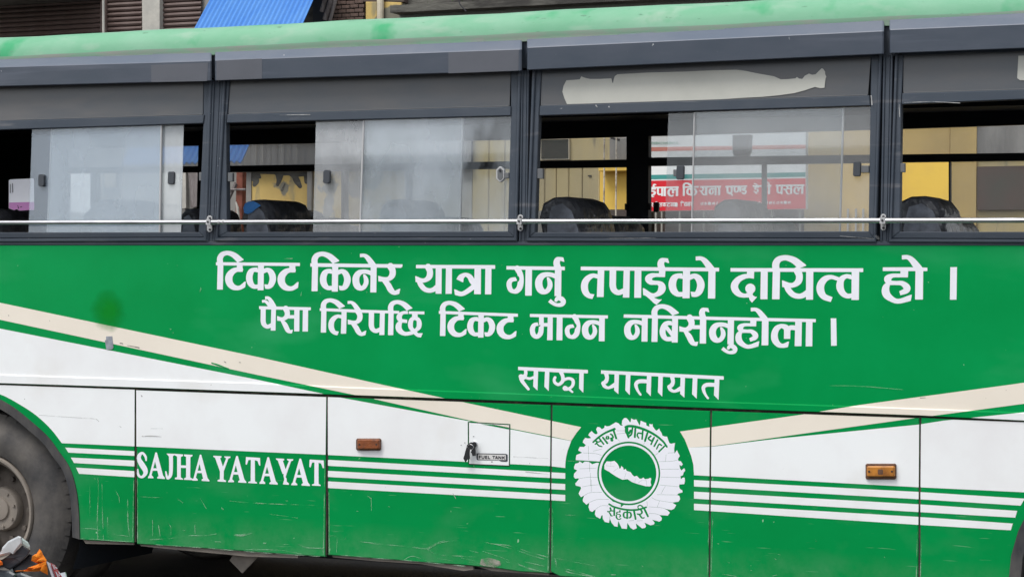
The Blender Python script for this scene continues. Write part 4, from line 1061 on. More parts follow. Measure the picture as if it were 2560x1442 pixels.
# ------------------------------------------------------------------ lettering, traced glyph by glyph
# glyph: (xl, xr, yh, yb), polygons, strokes ; own units, placed by mapping xl..xr and yh..yb
GL = {
 'i': ((120, 800, 550, 1165), [[(145, 500), (290, 500), (278, 1165), (130, 1165)]],
       [([(212, 520, 150), (205, 370, 150), (262, 270, 130), (372, 230, 112), (480, 248, 125), (590, 305, 148), (735, 440, 170)], 'r', (150, -62))]),
 'tta': ((340, 830, 550, 1175), [[(635, 500), (785, 500), (785, 715), (700, 700), (625, 655), (635, 600)]],
       [([(740, 655, 115), (640, 655, 118), (540, 695, 145), (455, 790, 175), (430, 890, 187), (452, 1000, 175), (530, 1090, 150), (650, 1125, 115), (750, 1100, 108), (860, 1020, 125)], 'r', (14, -130))]),
 'ka': ((870, 1640, 555, 1185), [[(1180, 500), (1330, 500), (1320, 1182), (1168, 1182)]],
       [([(1175, 665, 120), (1070, 660, 112), (990, 720, 150), (955, 860, 168), (985, 1000, 155), (1070, 1085, 112), (1190, 1085, 100)], (20, 110), 'r'),
        ([(1310, 700, 110), (1420, 662, 112), (1510, 725, 150), (1557, 870, 168), (1520, 1020, 150), (1450, 1090, 115), (1350, 1085, 110)], 'r', (25, 120))]),
 'na': ((1145, 1755, 600, 1235), [[(1605, 550), (1758, 550), (1750, 1235), (1595, 1235)]],
       [([(1620, 750, 108), (1520, 712, 108), (1400, 705, 112), (1300, 745, 145), (1233, 850, 170), (1230, 980, 175), (1270, 1080, 165), (1345, 1130, 120), (1430, 1100, 115), (1485, 1000, 122), (1485, 900, 112), (1450, 815, 70), (1430, 785, 30)], 'r', 'r')]),
 'e': ((1345, 1755, 600, 1235), [],
       [([(1330, 295, 90), (1440, 292, 92), (1520, 345, 120), (1600, 450, 145), (1690, 580, 155)], (3, 90), 'r')]),
 'ra': ((1830, 2350, 600, 1235), [],
       [([(2110, 570, 170), (2165, 680, 160), (2155, 800, 155), (2075, 885, 118), (1960, 905, 115), (1800, 885, 140)], 'r', (5, 130)),
        ([(1930, 910, 110), (2045, 1040, 150), (2125, 1180, 150), (2215, 1248, 108), (2350, 1205, 125)], 'r', (25, -120))]),
 'ya': ((215, 865, 415, 1065), [[(710, 360), (865, 360), (858, 1067), (705, 1067)]],
       [([(515, 380, 160), (562, 500, 155), (545, 630, 150), (450, 715, 112), (340, 728, 115), (190, 690, 150)], 'r', (5, 130)),
        ([(270, 720, 110), (335, 850, 130), (430, 950, 125), (550, 985, 115), (650, 960, 120), (740, 890, 120)], 'r', 'r')]),
 'tra': ((1205, 1870, 415, 1075), [[(1705, 360), (1870, 360), (1865, 1078), (1692, 1078)]],
       [([(1325, 735, 190), (1360, 640, 150), (1470, 575, 100), (1575, 625, 130), (1645, 740, 150), (1730, 860, 130)], (160, 75), 'r'),
        ([(1740, 830, 130), (1600, 945, 128), (1450, 1045, 118), (1340, 1070, 118), (1190, 1020, 135)], 'r', (16, 130))]),
 'ga': ((170, 820, 450, 1115), [[(655, 400), (820, 400), (812, 1115), (643, 1115)]],
       [([(440, 420, 150), (515, 560, 142), (533, 720, 150), (505, 900, 150), (430, 990, 135), (355, 1008, 105), (275, 970, 120), (237, 870, 132), (240, 780, 130), (295, 712, 112), (420, 688, 95)], 'r', (35, 80))]),
 'gah': ((170, 605, 450, 1070), [],
       [([(440, 420, 150), (515, 560, 142), (533, 720, 150), (505, 900, 150), (430, 990, 135), (355, 1008, 105), (275, 970, 120), (237, 870, 132), (240, 780, 130), (295, 712, 112), (420, 688, 95)], 'r', (35, 80))]),
 'reph': ((1370, 1630, 465, 1125), [],
       [([(1490, 420, 160), (1450, 300, 165), (1468, 210, 150), (1530, 175, 95), (1635, 195, 110)], 'r', (28, 110))]),
 'u': ((180, 495, 780, 965), [],
       [([(320, 850, 60), (345, 815, 70), (410, 825, 90), (450, 875, 88), (420, 925, 78), (340, 936, 62), (265, 905, 66), (200, 855, 70)], 'r', (45, -55))]),
 'ta': ((125, 720, 370, 1045), [[(560, 320), (725, 320), (708, 1047), (533, 1047)]],
       [([(570, 525, 112), (440, 500, 108), (325, 555, 145), (240, 660, 170), (216, 790, 180), (245, 920, 165), (325, 1010, 130), (445, 1040, 125)], 'r', (-52, 118))]),
 'pa': ((855, 1380, 370, 1060), [[(1222, 320), (1380, 320), (1365, 1062), (1200, 1062)]],
       [([(945, 340, 168), (942, 600, 168), (943, 770, 168), (985, 880, 150), (1090, 935, 130), (1220, 890, 130)], 'b', 'r')]),
 'ii': ((1745, 2300, 395, 1065), [[(2125, 340), (2290, 340), (2280, 540), (2090, 535), (2125, 440)], [(1760, 1000), (1950, 1030), (1985, 1055), (2060, 1090), (2120, 1110), (2205, 1108), (2060, 1247), (1985, 1200), (1880, 1095)]],
       [([(2200, 488, 98), (2050, 488, 96), (1930, 505, 130), (1855, 580, 175), (1910, 665, 135), (2010, 682, 108), (2110, 690, 112), (2190, 750, 165), (2200, 840, 190), (2150, 930, 150), (2040, 992, 108), (1920, 1000, 112), (1715, 905, 170)], 'r', (10, 165))]),
 'aa': ((0, 150, 0, 650), [[(2, -60), (152, -60), (146, 652), (-8, 652)]], []),
 'da': ((75, 740, 505, 1210), [[(490, 450), (670, 450), (665, 682), (560, 668), (480, 600)], [(470, 1040), (625, 1080), (650, 1115), (690, 1138), (745, 1150), (615, 1295), (560, 1235), (530, 1150)]],
       [([(600, 612, 112), (500, 615, 110), (395, 635, 130), (260, 710, 155), (170, 840, 185), (188, 970, 180), (280, 1070, 145), (400, 1112, 105), (540, 1105, 110)], 'r', 'r'),
        ([(570, 935, 255), (572, 936, 255)], 'r', 'r'), ([(575, 960, 230), (570, 1080, 110)], 'r', 'r')]),
 'ha': ((1125, 1575, 303, 757), [[(1415, 270), (1540, 270), (1535, 405), (1400, 405), (1415, 345)]],
       [([(1500, 375, 60), (1400, 375, 60), (1280, 380, 68), (1212, 430, 115), (1245, 485, 80), (1340, 495, 65), (1440, 500, 78), (1515, 560, 108), (1508, 615, 95), (1405, 660, 66)], 'r', (20, 62)),
        ([(1225, 505, 60), (1180, 575, 112), (1188, 670, 125), (1265, 745, 95), (1385, 786, 76), (1590, 730, 95)], 'r', (20, -100))]),
 'la': ((1150, 1745, 345, 810), [[(1615, 310), (1745, 310), (1735, 812), (1603, 812)], [(1397, 490), (1520, 490), (1518, 672), (1396, 670)]],
       [([(1458, 500, 122), (1430, 450, 110), (1340, 425, 82), (1255, 475, 112), (1213, 580, 128), (1222, 690, 132), (1285, 778, 105), (1375, 805, 80), (1485, 775, 105)], 'r', (20, -90)),
        ([(1470, 500, 90), (1530, 455, 90), (1630, 462, 95)], 'r', 'r')]),
 'sa': ((640, 1265, 460, 1080), [[(1115, 410), (1265, 410), (1260, 1083), (1108, 1083)], [(940, 610), (1130, 610), (1125, 710), (940, 710)]],
       [([(865, 420, 165), (912, 540, 152), (890, 650, 140), (800, 718, 112), (720, 725, 110), (615, 705, 135)], 'r', (2, 125)),
        ([(760, 770, 90), (850, 900, 140), (915, 1035, 135), (970, 1088, 100), (1060, 1088, 105)], 'r', (-28, 100))]),
 'ma': ((255, 840, 430, 1020), [[(490, 380), (610, 380), (605, 640), (485, 640)], [(600, 585), (720, 585), (720, 675), (600, 675)], [(712, 380), (840, 380), (835, 1022), (693, 1022)]],
       [([(548, 420, 120), (545, 700, 125), (522, 850, 130), (440, 935, 105), (350, 890, 125), (316, 780, 130), (335, 680, 120), (385, 625, 92), (465, 612, 85)], 'r', (25, 80))]),
 'ba': ((1010, 1485, 380, 975), [[(1335, 330), (1485, 330), (1475, 978), (1322, 978)]],
       [([(1330, 490, 110), (1230, 482, 110), (1140, 535, 130), (1090, 670, 150), (1110, 800, 145), (1190, 885, 115), (1340, 885, 110)], (20, 110), 'r'),
        ([(1170, 570, 95), (1350, 800, 95)], 'r', 'r')]),
 'halfta': ((75, 400, 320, 765), [], [([(415, 430, 62), (310, 400, 66), (210, 430, 95), (142, 520, 118), (138, 620, 122), (190, 710, 100), (315, 760, 82)], 'r', (-35, 85))]),
 'va': ((385, 755, 320, 765), [[(635, 290), (755, 290), (750, 766), (631, 766)]],
       [([(635, 400, 72), (545, 388, 68), (470, 440, 98), (447, 550, 118), (485, 650, 100), (560, 702, 78), (645, 695, 70)], (15, 75), 'r')]),
 'chha': ((1600, 2400, 565, 1190), [[(2095, 540), (2260, 540), (2258, 660), (2097, 660)]],
       [([(2175, 690, 110), (2275, 745, 120), (2305, 860, 145), (2280, 980, 130), (2172, 1055, 90), (2070, 990, 125), (2050, 860, 145), (2085, 740, 120), (2180, 690, 110)], 'r', 'r'),
        ([(1975, 535, 90), (1840, 540, 92), (1750, 600, 130), (1722, 685, 160), (1775, 765, 110), (1955, 792, 95)], (0, 90), (0, 90)),
        ([(1770, 805, 90), (1710, 900, 165), (1712, 1010, 175), (1780, 1100, 145), (1900, 1152, 112), (2060, 1130, 110), (2190, 1080, 110)], 'r', 'r'),
        ([(2170, 1110, 110), (2260, 1185, 110), (2380, 1200, 130)], 'r', (-55, 120))]),
 'ai': ((135, 580, 440, 1055), [],
       [([(265, 110, 88), (350, 112, 90), (410, 165, 110), (480, 290, 140), (530, 400, 150)], (-2, 80), 'r'), ([(175, 212, 78), (270, 210, 80), (335, 262, 95), (430, 380, 110)], (2, 80), 'r')]),
 'ee': ((0, 100, 0, 100), [], []),
 'nnda': ((0, 300, 0, 200), [], [([(20, -10, 34), (20, 90, 38), (60, 130, 30), (105, 90, 36), (110, -10, 34)], 'r', 'r'), ([(160, -10, 40), (160, 130, 40)], 'b', 'b'),
       ([(285, 30, 34), (225, 45, 34), (225, 80, 34), (280, 90, 34), (290, 140, 36), (250, 175, 32), (210, 155, 32)], 'r', 'r')]),
}
def put(ink, g, xl, xr, yh, yb, Z, sub=False, wmul=1.0):
    """Z = (ox, oy, scale) of the tracing window the target box is given in"""
    (sl, sr, sh, sb), polys, strokes = GL[g]
    kx, ky = (xr - xl) / (sr - sl), (yb - yh) / (sb - sh)
    ox, oy, s = Z
    X = lambda x: ox + (xl + (x - sl) * kx) / s
    Y = lambda y: oy + (yh + (y - sh) * ky) / s
    kw = wmul * math.sqrt(abs(kx * ky)) / s
    for q in polys: ink.poly([(X(a), Y(b)) for a, b in q], sub)
    for (pts, c0, c1) in strokes:
        f = lambda c: c if isinstance(c, str) else (c[0] * kx, c[1] * ky)
        ink.stroke([(X(a), Y(b), w * kw) for a, b, w in pts], sub, f(c0), f(c1))
def pq(ink, pts, Z, sub=False): ink.poly([(Z[0] + a / Z[2], Z[1] + b / Z[2]) for a, b in pts], sub)
def ps(ink, pts, Z, c0='r', c1='r', sub=False): ink.stroke([(Z[0] + a / Z[2], Z[1] + b / Z[2], w / Z[2]) for a, b, w in pts], sub, c0, c1)
def word(box, fn, name="lettering", pl=SIDE, off=0.0009, mt='vinyl', parent=side, h=0.8):
    ink = Ink(box, h); fn(ink); return ink.mesh(pl, off, name, M[mt], parent)

ZA, ZB, ZC, ZD, ZE, ZF, ZG = (530, 610, 10.24), (770, 610, 10.24), (1020, 630, 10.24), (1250, 630, 10.24), (1440, 640, 10.24), (1640, 640, 10.24), (1820, 630, 10.24)
ZH = (2030, 630, 6.4)
def w1(k):
    pq(k, [(100, 465), (2250, 482), (2250, 565), (100, 545)], ZA)
    put(k, 'i', 120, 800, 550, 1165, ZA); put(k, 'tta', 340, 830, 550, 1175, ZA); put(k, 'ka', 870, 1640, 555, 1185, ZA); put(k, 'tta', 1680, 2180, 565, 1190, ZA)
word((538, 625, 752, 728), w1)
def w2(k):
    pq(k, [(60, 490), (2420, 520), (2415, 580), (2380, 610), (60, 580)], ZB)
    put(k, 'i', 80, 790, 580, 1208, ZB); put(k, 'ka', 300, 1095, 590, 1220, ZB); put(k, 'na', 1145, 1755, 600, 1237, ZB); put(k, 'e', 1345, 1755, 600, 1235, ZB); put(k, 'ra', 1830, 2350, 600, 1235, ZB)
word((774, 628, 1008, 740), w2)
def w3(k):
    pq(k, [(205, 328), (2230, 335), (2230, 430), (205, 415)], ZC)
    put(k, 'ya', 215, 865, 415, 1065, ZC); put(k, 'aa', 970, 1125, 415, 1067, ZC); put(k, 'tra', 1205, 1870, 420, 1075, ZC); put(k, 'aa', 1980, 2135, 425, 1080, ZC)
word((1038, 658, 1242, 745), w3)
def w4(k):
    pq(k, [(165, 358), (1660, 375), (1660, 465), (165, 448)], ZD)
    put(k, 'ga', 170, 820, 450, 1115, ZD); put(k, 'na', 905, 1570, 465, 1128, ZD); put(k, 'reph', 1370, 1630, 465, 1125, ZD)
    put(k, 'u', 1370.6 + 0.0, 1415, 740.5, 766.2, (0, 0, 1))
word((1264, 640, 1418, 768), w4)
def w5(k):
    pq(k, [(1452, 666.4), (1797.7, 669.3), (1797.7, 678.5), (1452, 675.5)], (0, 0, 1))
    put(k, 'ta', 125, 720, 370, 1045, ZE); put(k, 'pa', 855, 1380, 375, 1060, ZE); put(k, 'aa', 1500, 1672, 385, 1065, ZE)
    put(k, 'ii', 1745, 2300, 395, 1065, ZE); put(k, 'reph', 2085, 2365, 395, 1065, ZE)
    put(k, 'ka', 315, 1250, 395, 1083, ZF); put(k, 'aa', 1340, 1520, 395, 1085, ZF); put(k, 'e', 1035, 1520, 395, 1085, ZF)
word((1450, 640, 1800, 764), w5)
def w6(k):
    pq(k, [(1826.3, 670), (2158, 670.6), (2158, 680), (1826.3, 679)], (0, 0, 1))
    put(k, 'da', 75, 740, 505, 1210, ZG); put(k, 'aa', 838, 1015, 510, 1205, ZG); put(k, 'i', 1115, 1990, 510, 1208, ZG); put(k, 'ya', 1415, 2185, 510, 1217, ZG)
    put(k, 'halfta', 75, 400, 320, 765, ZH); put(k, 'va', 385, 755, 320, 765, ZH)
word((1824, 636, 2160, 760), w6)
def w7(k):
    pq(k, [(1133, 245), (1600, 243), (1845, 250), (1845, 305), (1133, 303)], ZH)
    put(k, 'ha', 1125, 1575, 303, 757, ZH); put(k, 'aa', 1655, 1778, 303, 758, ZH); put(k, 'e', 1450, 1778, 303, 757, ZH)
word((2205, 636, 2320, 760), w7)
word((2372, 665, 2395, 752), lambda k: pq(k, [(2213, 240), (2240, 243), (2320, 240), (2312, 762), (2207, 762)], ZH))
L1, L2, L3, L4, L5, L6 = (640, 735, 11.636), (850, 735, 11.636), (1080, 740, 11.636), (1300, 750, 10.24), (1550, 760, 10.24), (1780, 760, 7.758)
def w8(k):
    pq(k, [(90, 350), (1595, 385), (1595, 470), (95, 440)], L1)
    put(k, 'pa', 135, 580, 440, 1058, L1); put(k, 'ai', 135, 580, 440, 1055, L1); put(k, 'sa', 640, 1265, 460, 1080, L1); put(k, 'aa', 1362, 1515, 465, 1085, L1)
word((646, 738, 780, 836), w8)
def w9(k):
    pq(k, [(799.4, 769.8), (887, 773.5), (998, 777), (998, 783.8), (887, 781), (799.4, 777)], (0, 0, 1)); pq(k, [(2000, 500), (2455, 505), (2455, 590), (2000, 575)], L2)
    put(k, 'i', 801.1, 861.4, 778.0, 831, (0, 0, 1)); put(k, 'ta', 820.9, 866.3, 779.7, 833.6, (0, 0, 1))
    put(k, 'ra', 255, 755, 530, 1151, L2); put(k, 'e', 235, 628, 540, 1155, L2); put(k, 'pa', 835, 1305, 550, 1187, L2)
    put(k, 'i', 1385, 2095, 560, 1192, L2); put(k, 'chha', 1600, 2400, 565, 1190, L2)
word((798, 744, 1062, 848), w9)
def w10(k):
    pq(k, [(200, 430), (2500, 512), (2500, 600), (200, 515)], L3)
    put(k, 'i', 220, 945, 525, 1158, L3); put(k, 'tta', 450, 970, 530, 1180, L3); put(k, 'ka', 1020, 1840, 560, 1208, L3); put(k, 'tta', 1880, 2420, 590, 1242, L3)
word((1096, 750, 1298, 850), w10)
def w11(k):
    pq(k, [(255, 353), (2250, 390), (2250, 470), (255, 430)], L4)
    put(k, 'ma', 255, 840, 430, 1022, L4); put(k, 'aa', 942, 1088, 440, 1026, L4); put(k, 'gah', 1150, 1545, 450, 997, L4); put(k, 'na', 1590, 2170, 465, 1052, L4)
word((1322, 780, 1524, 856), w11)
def w12(k):
    pq(k, [(1559.3, 785.5), (1800, 792), (2039.5, 797.2), (2039.5, 805.2), (1800, 800), (1559.3, 793.8)], (0, 0, 1))
    put(k, 'na', 110, 708, 355, 958, L5); put(k, 'i', 795, 1500, 368, 965, L5); put(k, 'ba', 1010, 1487, 380, 978, L5)
    put(k, 'sa', 1545, 2207, 390, 1005, L5); put(k, 'reph', 2025, 2268, 400, 1000, L5)
    put(k, 'na', 1773.1, 1834.8, 801.2, 860.5, (0, 0, 1)); put(k, 'u', 180, 495, 780, 965, L6)
    put(k, 'ha', 465, 895, 325, 795, L6); put(k, 'aa', 968, 1095, 330, 797, L6); put(k, 'e', 765, 1095, 330, 797, L6)
    put(k, 'la', 1150, 1745, 345, 812, L6); put(k, 'aa', 1823, 1948, 350, 816, L6)
word((1556, 760, 2042, 886), w12)
word((2074, 792, 2094, 868), lambda k: pq(k, [(2303, 275), (2410, 275), (2420, 805), (2310, 808)], L6))
M1, M2 = (1280, 900, 9.143), (1550, 900, 9.143)
def w13(k):
    pq(k, [(140, 150), (1735, 222), (1735, 300), (1160, 285), (140, 225)], M1)
    ps(k, [(310, 210, 78), (312, 320, 80), (260, 395, 110), (215, 370, 100), (190, 360, 70)], M1); ps(k, [(195, 370, 85), (235, 480, 85), (375, 660, 58)], M1); ps(k, [(310, 395, 62), (400, 420, 60), (500, 390, 62)], M1)
    pq(k, [(500, 200), (600, 205), (582, 692), (484, 600)], M1); pq(k, [(755, 220), (855, 222), (840, 707), (740, 605)], M1)
    ps(k, [(1110, 255, 90), (1160, 370, 82), (1155, 480, 82), (1065, 555, 70), (980, 510, 68), (965, 440, 66), (985, 395, 64)], M1)
    ps(k, [(1180, 450, 70), (1290, 415, 66), (1385, 450, 74), (1398, 540, 74), (1360, 610, 66), (1280, 655, 70), (1215, 640, 115)], M1); ps(k, [(1290, 650, 60), (1380, 725, 44)], M1)
    pq(k, [(1540, 260), (1640, 265), (1630, 745), (1533, 645)], M1)
word((1293, 912, 1472, 984), w13)
def w14(k):
    pq(k, [(1502.6, 925.2), (1809.4, 940), (1809.4, 948.7), (1502.6, 933.6)], (0, 0, 1))
    def ya(dx, dy, Z, s=1.0):
        ps(k, [(2150 + dx, 290 + dy, 100), (2172 + dx, 410 + dy, 86), (2140 + dx, 490 + dy, 95), (2075 + dx, 520 + dy, 66)], Z)
        ps(k, [(2082 + dx, 530 + dy, 85), (2120 + dx, 595 + dy, 80), (2210 + dx, 628 + dy, 64), (2360 + dx, 560 + dy, 105)], Z)
        pq(k, [(2345 + dx, 290 + dy), (2447 + dx, 295 + dy), (2432 + dx, 775 + dy), (2335 + dx, 690 + dy)], Z)
    ya(0, 0, M1); ya(-960, 80, M2)
    for q in ([(135, 300), (240, 305), (222, 798), (122, 690)], [(617, 330), (717, 335), (703, 823), (603, 720)], [(880, 340), (980, 345), (966, 833), (866, 730)], [(1665, 380), (1770, 385), (1753, 878), (1647, 775)], [(2165, 400), (2273, 405), (2254, 907), (2148, 800)]): pq(k, q, M2)
    for (dx, dy) in ((0, 0), (1540, 80)): ps(k, [(640 + dx, 482 + dy, 88), (450 + dx, 480 + dy, 90), (372 + dx, 530 + dy, 84), (372 + dx, 610 + dy, 74), (415 + dx, 710 + dy, 56), (470 + dx, 785 + dy, 48)], M2)
word((1500, 920, 1812, 1002), w14)

# latin serif word
N1, N2 = (330, 1110, 10.24), (570, 1110, 10.24)
def glA(k, xl, xr, yt, yb, Z):
    f = lambda q: [(xl + (a - 410) * (xr - xl) / 430, yt + (b - 205) * (yb - yt) / 670) for a, b in q]
    for q in ([(598, 208), (628, 290), (497, 800), (440, 800)], [(598, 208), (615, 202), (637, 210), (805, 835), (688, 835), (580, 400)], [(530, 610), (670, 610), (672, 672), (515, 672)],
              [(408, 862), (412, 825), (450, 792), (495, 780), (548, 835), (545, 863)], [(645, 868), (648, 832), (695, 800), (790, 790), (842, 855), (838, 882)]): pq(k, f(q), Z)
def glY(k, dx, dy, Z, stem=True):
    f = lambda q: [(a + dx, b + dy) for a, b in q]
    for q in ([(2080, 290), (2290, 300), (2290, 342), (2255, 350), (2335, 590), (2350, 690), (2250, 690), (2130, 350), (2085, 318)], [(2360, 305), (2522, 310), (2518, 345), (2468, 362), (2350, 690), (2300, 640), (2412, 355), (2370, 335)]): pq(k, f(q), Z)
    if stem: pq(k, f([(2250, 670), (2352, 670), (2345, 895), (2405, 928), (2405, 962), (2190, 948), (2190, 912), (2250, 895)]), Z)
def glT(k, dx, dy, Z): pq(k, [(a + dx, b + dy) for a, b in [(460, 322), (820, 345), (828, 540), (800, 545), (755, 425), (687, 405), (690, 945), (742, 972), (740, 1000), (518, 988), (520, 960), (580, 940), (585, 398), (525, 400), (482, 525), (450, 510)]], Z)
def w15(k):
    ps(k, [(362, 410, 38), (345, 310, 62), (265, 222, 62), (185, 290, 98), (182, 390, 112), (255, 520, 142), (330, 640, 132), (345, 730, 105), (290, 815, 75), (225, 835, 58), (160, 775, 62), (145, 640, 34)], N1)
    glA(k, 410, 842, 205, 878, N1)
    pq(k, [(882, 235), (1090, 242), (1090, 275), (1050, 300), (940, 305), (925, 285)], N1); ps(k, [(995, 260, 102), (1000, 560, 98), (990, 760, 92), (945, 850, 72), (900, 850, 60), (865, 700, 34)], N1, 'b', 'r')
    pq(k, [(1080, 240), (1308, 257), (1302, 300), (1250, 322), (1250, 845), (1312, 882), (1310, 903), (1098, 892), (1100, 855), (1155, 838), (1155, 312), (1100, 285)], N1)
    pq(k, [(1245, 535), (1400, 540), (1400, 605), (1245, 600)], N1)
    pq(k, [(1330, 258), (1550, 266), (1545, 302), (1495, 325), (1490, 840), (1540, 880), (1680, 885), (1675, 920), (1335, 905), (1335, 870), (1385, 842), (1385, 322), (1335, 295)], N1)
    glA(k, 1545, 1980, 262, 940, N1); glY(k, 0, 0, N1)
    glA(k, 8, 470, 295, 980, N2); glT(k, 0, 0, N2); glA(k, 805, 1272, 328, 1022, N2); glY(k, 1230 - 2082, 68, N2, False)
    pq(k, [(1395, 700), (1505, 735), (1478, 835), (1500, 880), (1505, 955), (1560, 995), (1555, 1035), (1405, 1022), (1440, 900), (1420, 800), (1430, 745)], N2)
    glA(k, 1622, 2097, 362, 1058, N2); glT(k, 1630, 65, N2)
word((342, 1125, 813, 1218), w15, parent=panel['D1'])

# --- emblem: cracked wreath, ring and map
ET, EB = (1420, 1030, 8.258), (1420, 1180, 8.258)
wr = [(1420 + a / 8.258, 1030 + b / 8.258) for a, b in [(160, 985), (165, 930), (175, 880), (240, 855), (290, 830), (215, 790), (220, 760), (245, 710), (290, 712), (330, 715), (370, 675), (305, 620), (320, 570), (360, 525), (410, 540), (480, 530), (420, 470), (440, 430), (490, 385), (520, 420), (560, 450), (595, 450), (612, 425), (580, 350), (610, 300), (660, 310), (700, 350), (750, 320), (760, 270), (800, 290), (850, 285), (930, 240), (985, 205), (1040, 225), (1090, 275), (1135, 270), (1110, 250), (1120, 170), (1160, 120), (1200, 115), (1240, 150), (1280, 210), (1295, 190), (1305, 125), (1360, 155), (1410, 145), (1440, 200), (1475, 270), (1490, 240), (1500, 170), (1560, 200), (1610, 215), (1620, 270), (1680, 300), (1680, 235), (1720, 250), (1745, 240), (1750, 290), (1800, 360), (1830, 380), (1885, 330), (1900, 380), (1930, 420), (1950, 480), (2000, 500), (2045, 500), (2070, 570), (2090, 630), (2130, 650), (2210, 630), (2200, 690), (2190, 760), (2200, 850), (2250, 780), (2280, 850), (2310, 900), (2270, 960), (2280, 1000), (2330, 1010), (2370, 1070), (2340, 1110), (2300, 1080), (2310, 1150), (2340, 1200), (2400, 1150), (2420, 1200)]]
wr += [(1420 + a / 8.258, 1180 + b / 8.258) for a, b in [(2390, 0), (2370, 60), (2320, 80), (2330, 140), (2380, 105), (2410, 110), (2415, 180), (2400, 240), (2300, 250), (2290, 290), (2310, 340), (2360, 370), (2365, 410), (2290, 430), (2250, 462), (2300, 485), (2315, 550), (2280, 605), (2150, 622), (2235, 675), (2190, 750), (2130, 775), (1990, 748), (2060, 785), (2105, 830), (2060, 890), (1890, 880), (1940, 940), (1930, 990), (1880, 1015), (1740, 975), (1790, 1040), (1770, 1075), (1700, 1090), (1580, 1035), (1610, 1110), (1590, 1145), (1530, 1155), (1400, 1050), (1420, 1150), (1350, 1180), (1290, 1140), (1225, 1040), (1215, 1165), (1110, 1155), (1038, 1000), (1025, 1120), (960, 1110), (900, 1040), (865, 950), (845, 1040), (760, 1020), (720, 960), (715, 880), (690, 890), (665, 955), (580, 910), (555, 860), (570, 765), (540, 780), (500, 815), (450, 790), (425, 720), (438, 625), (380, 665), (310, 600), (305, 560), (335, 475), (270, 510), (230, 460), (220, 430), (270, 330), (262, 298), (160, 270), (150, 230), (225, 140), (210, 120), (150, 130), (120, 90), (125, 30)]]
wr += [(1420 + a / 8.258, 1030 + b / 8.258) for a, b in [(190, 1195), (130, 1170), (125, 1130), (150, 1060), (220, 1040), (240, 1010), (300, 1050), (330, 1025), (350, 1015), (430, 1020), (500, 1070), (560, 1050), (600, 1038), (640, 1045), (700, 1030), (635, 1012)]]
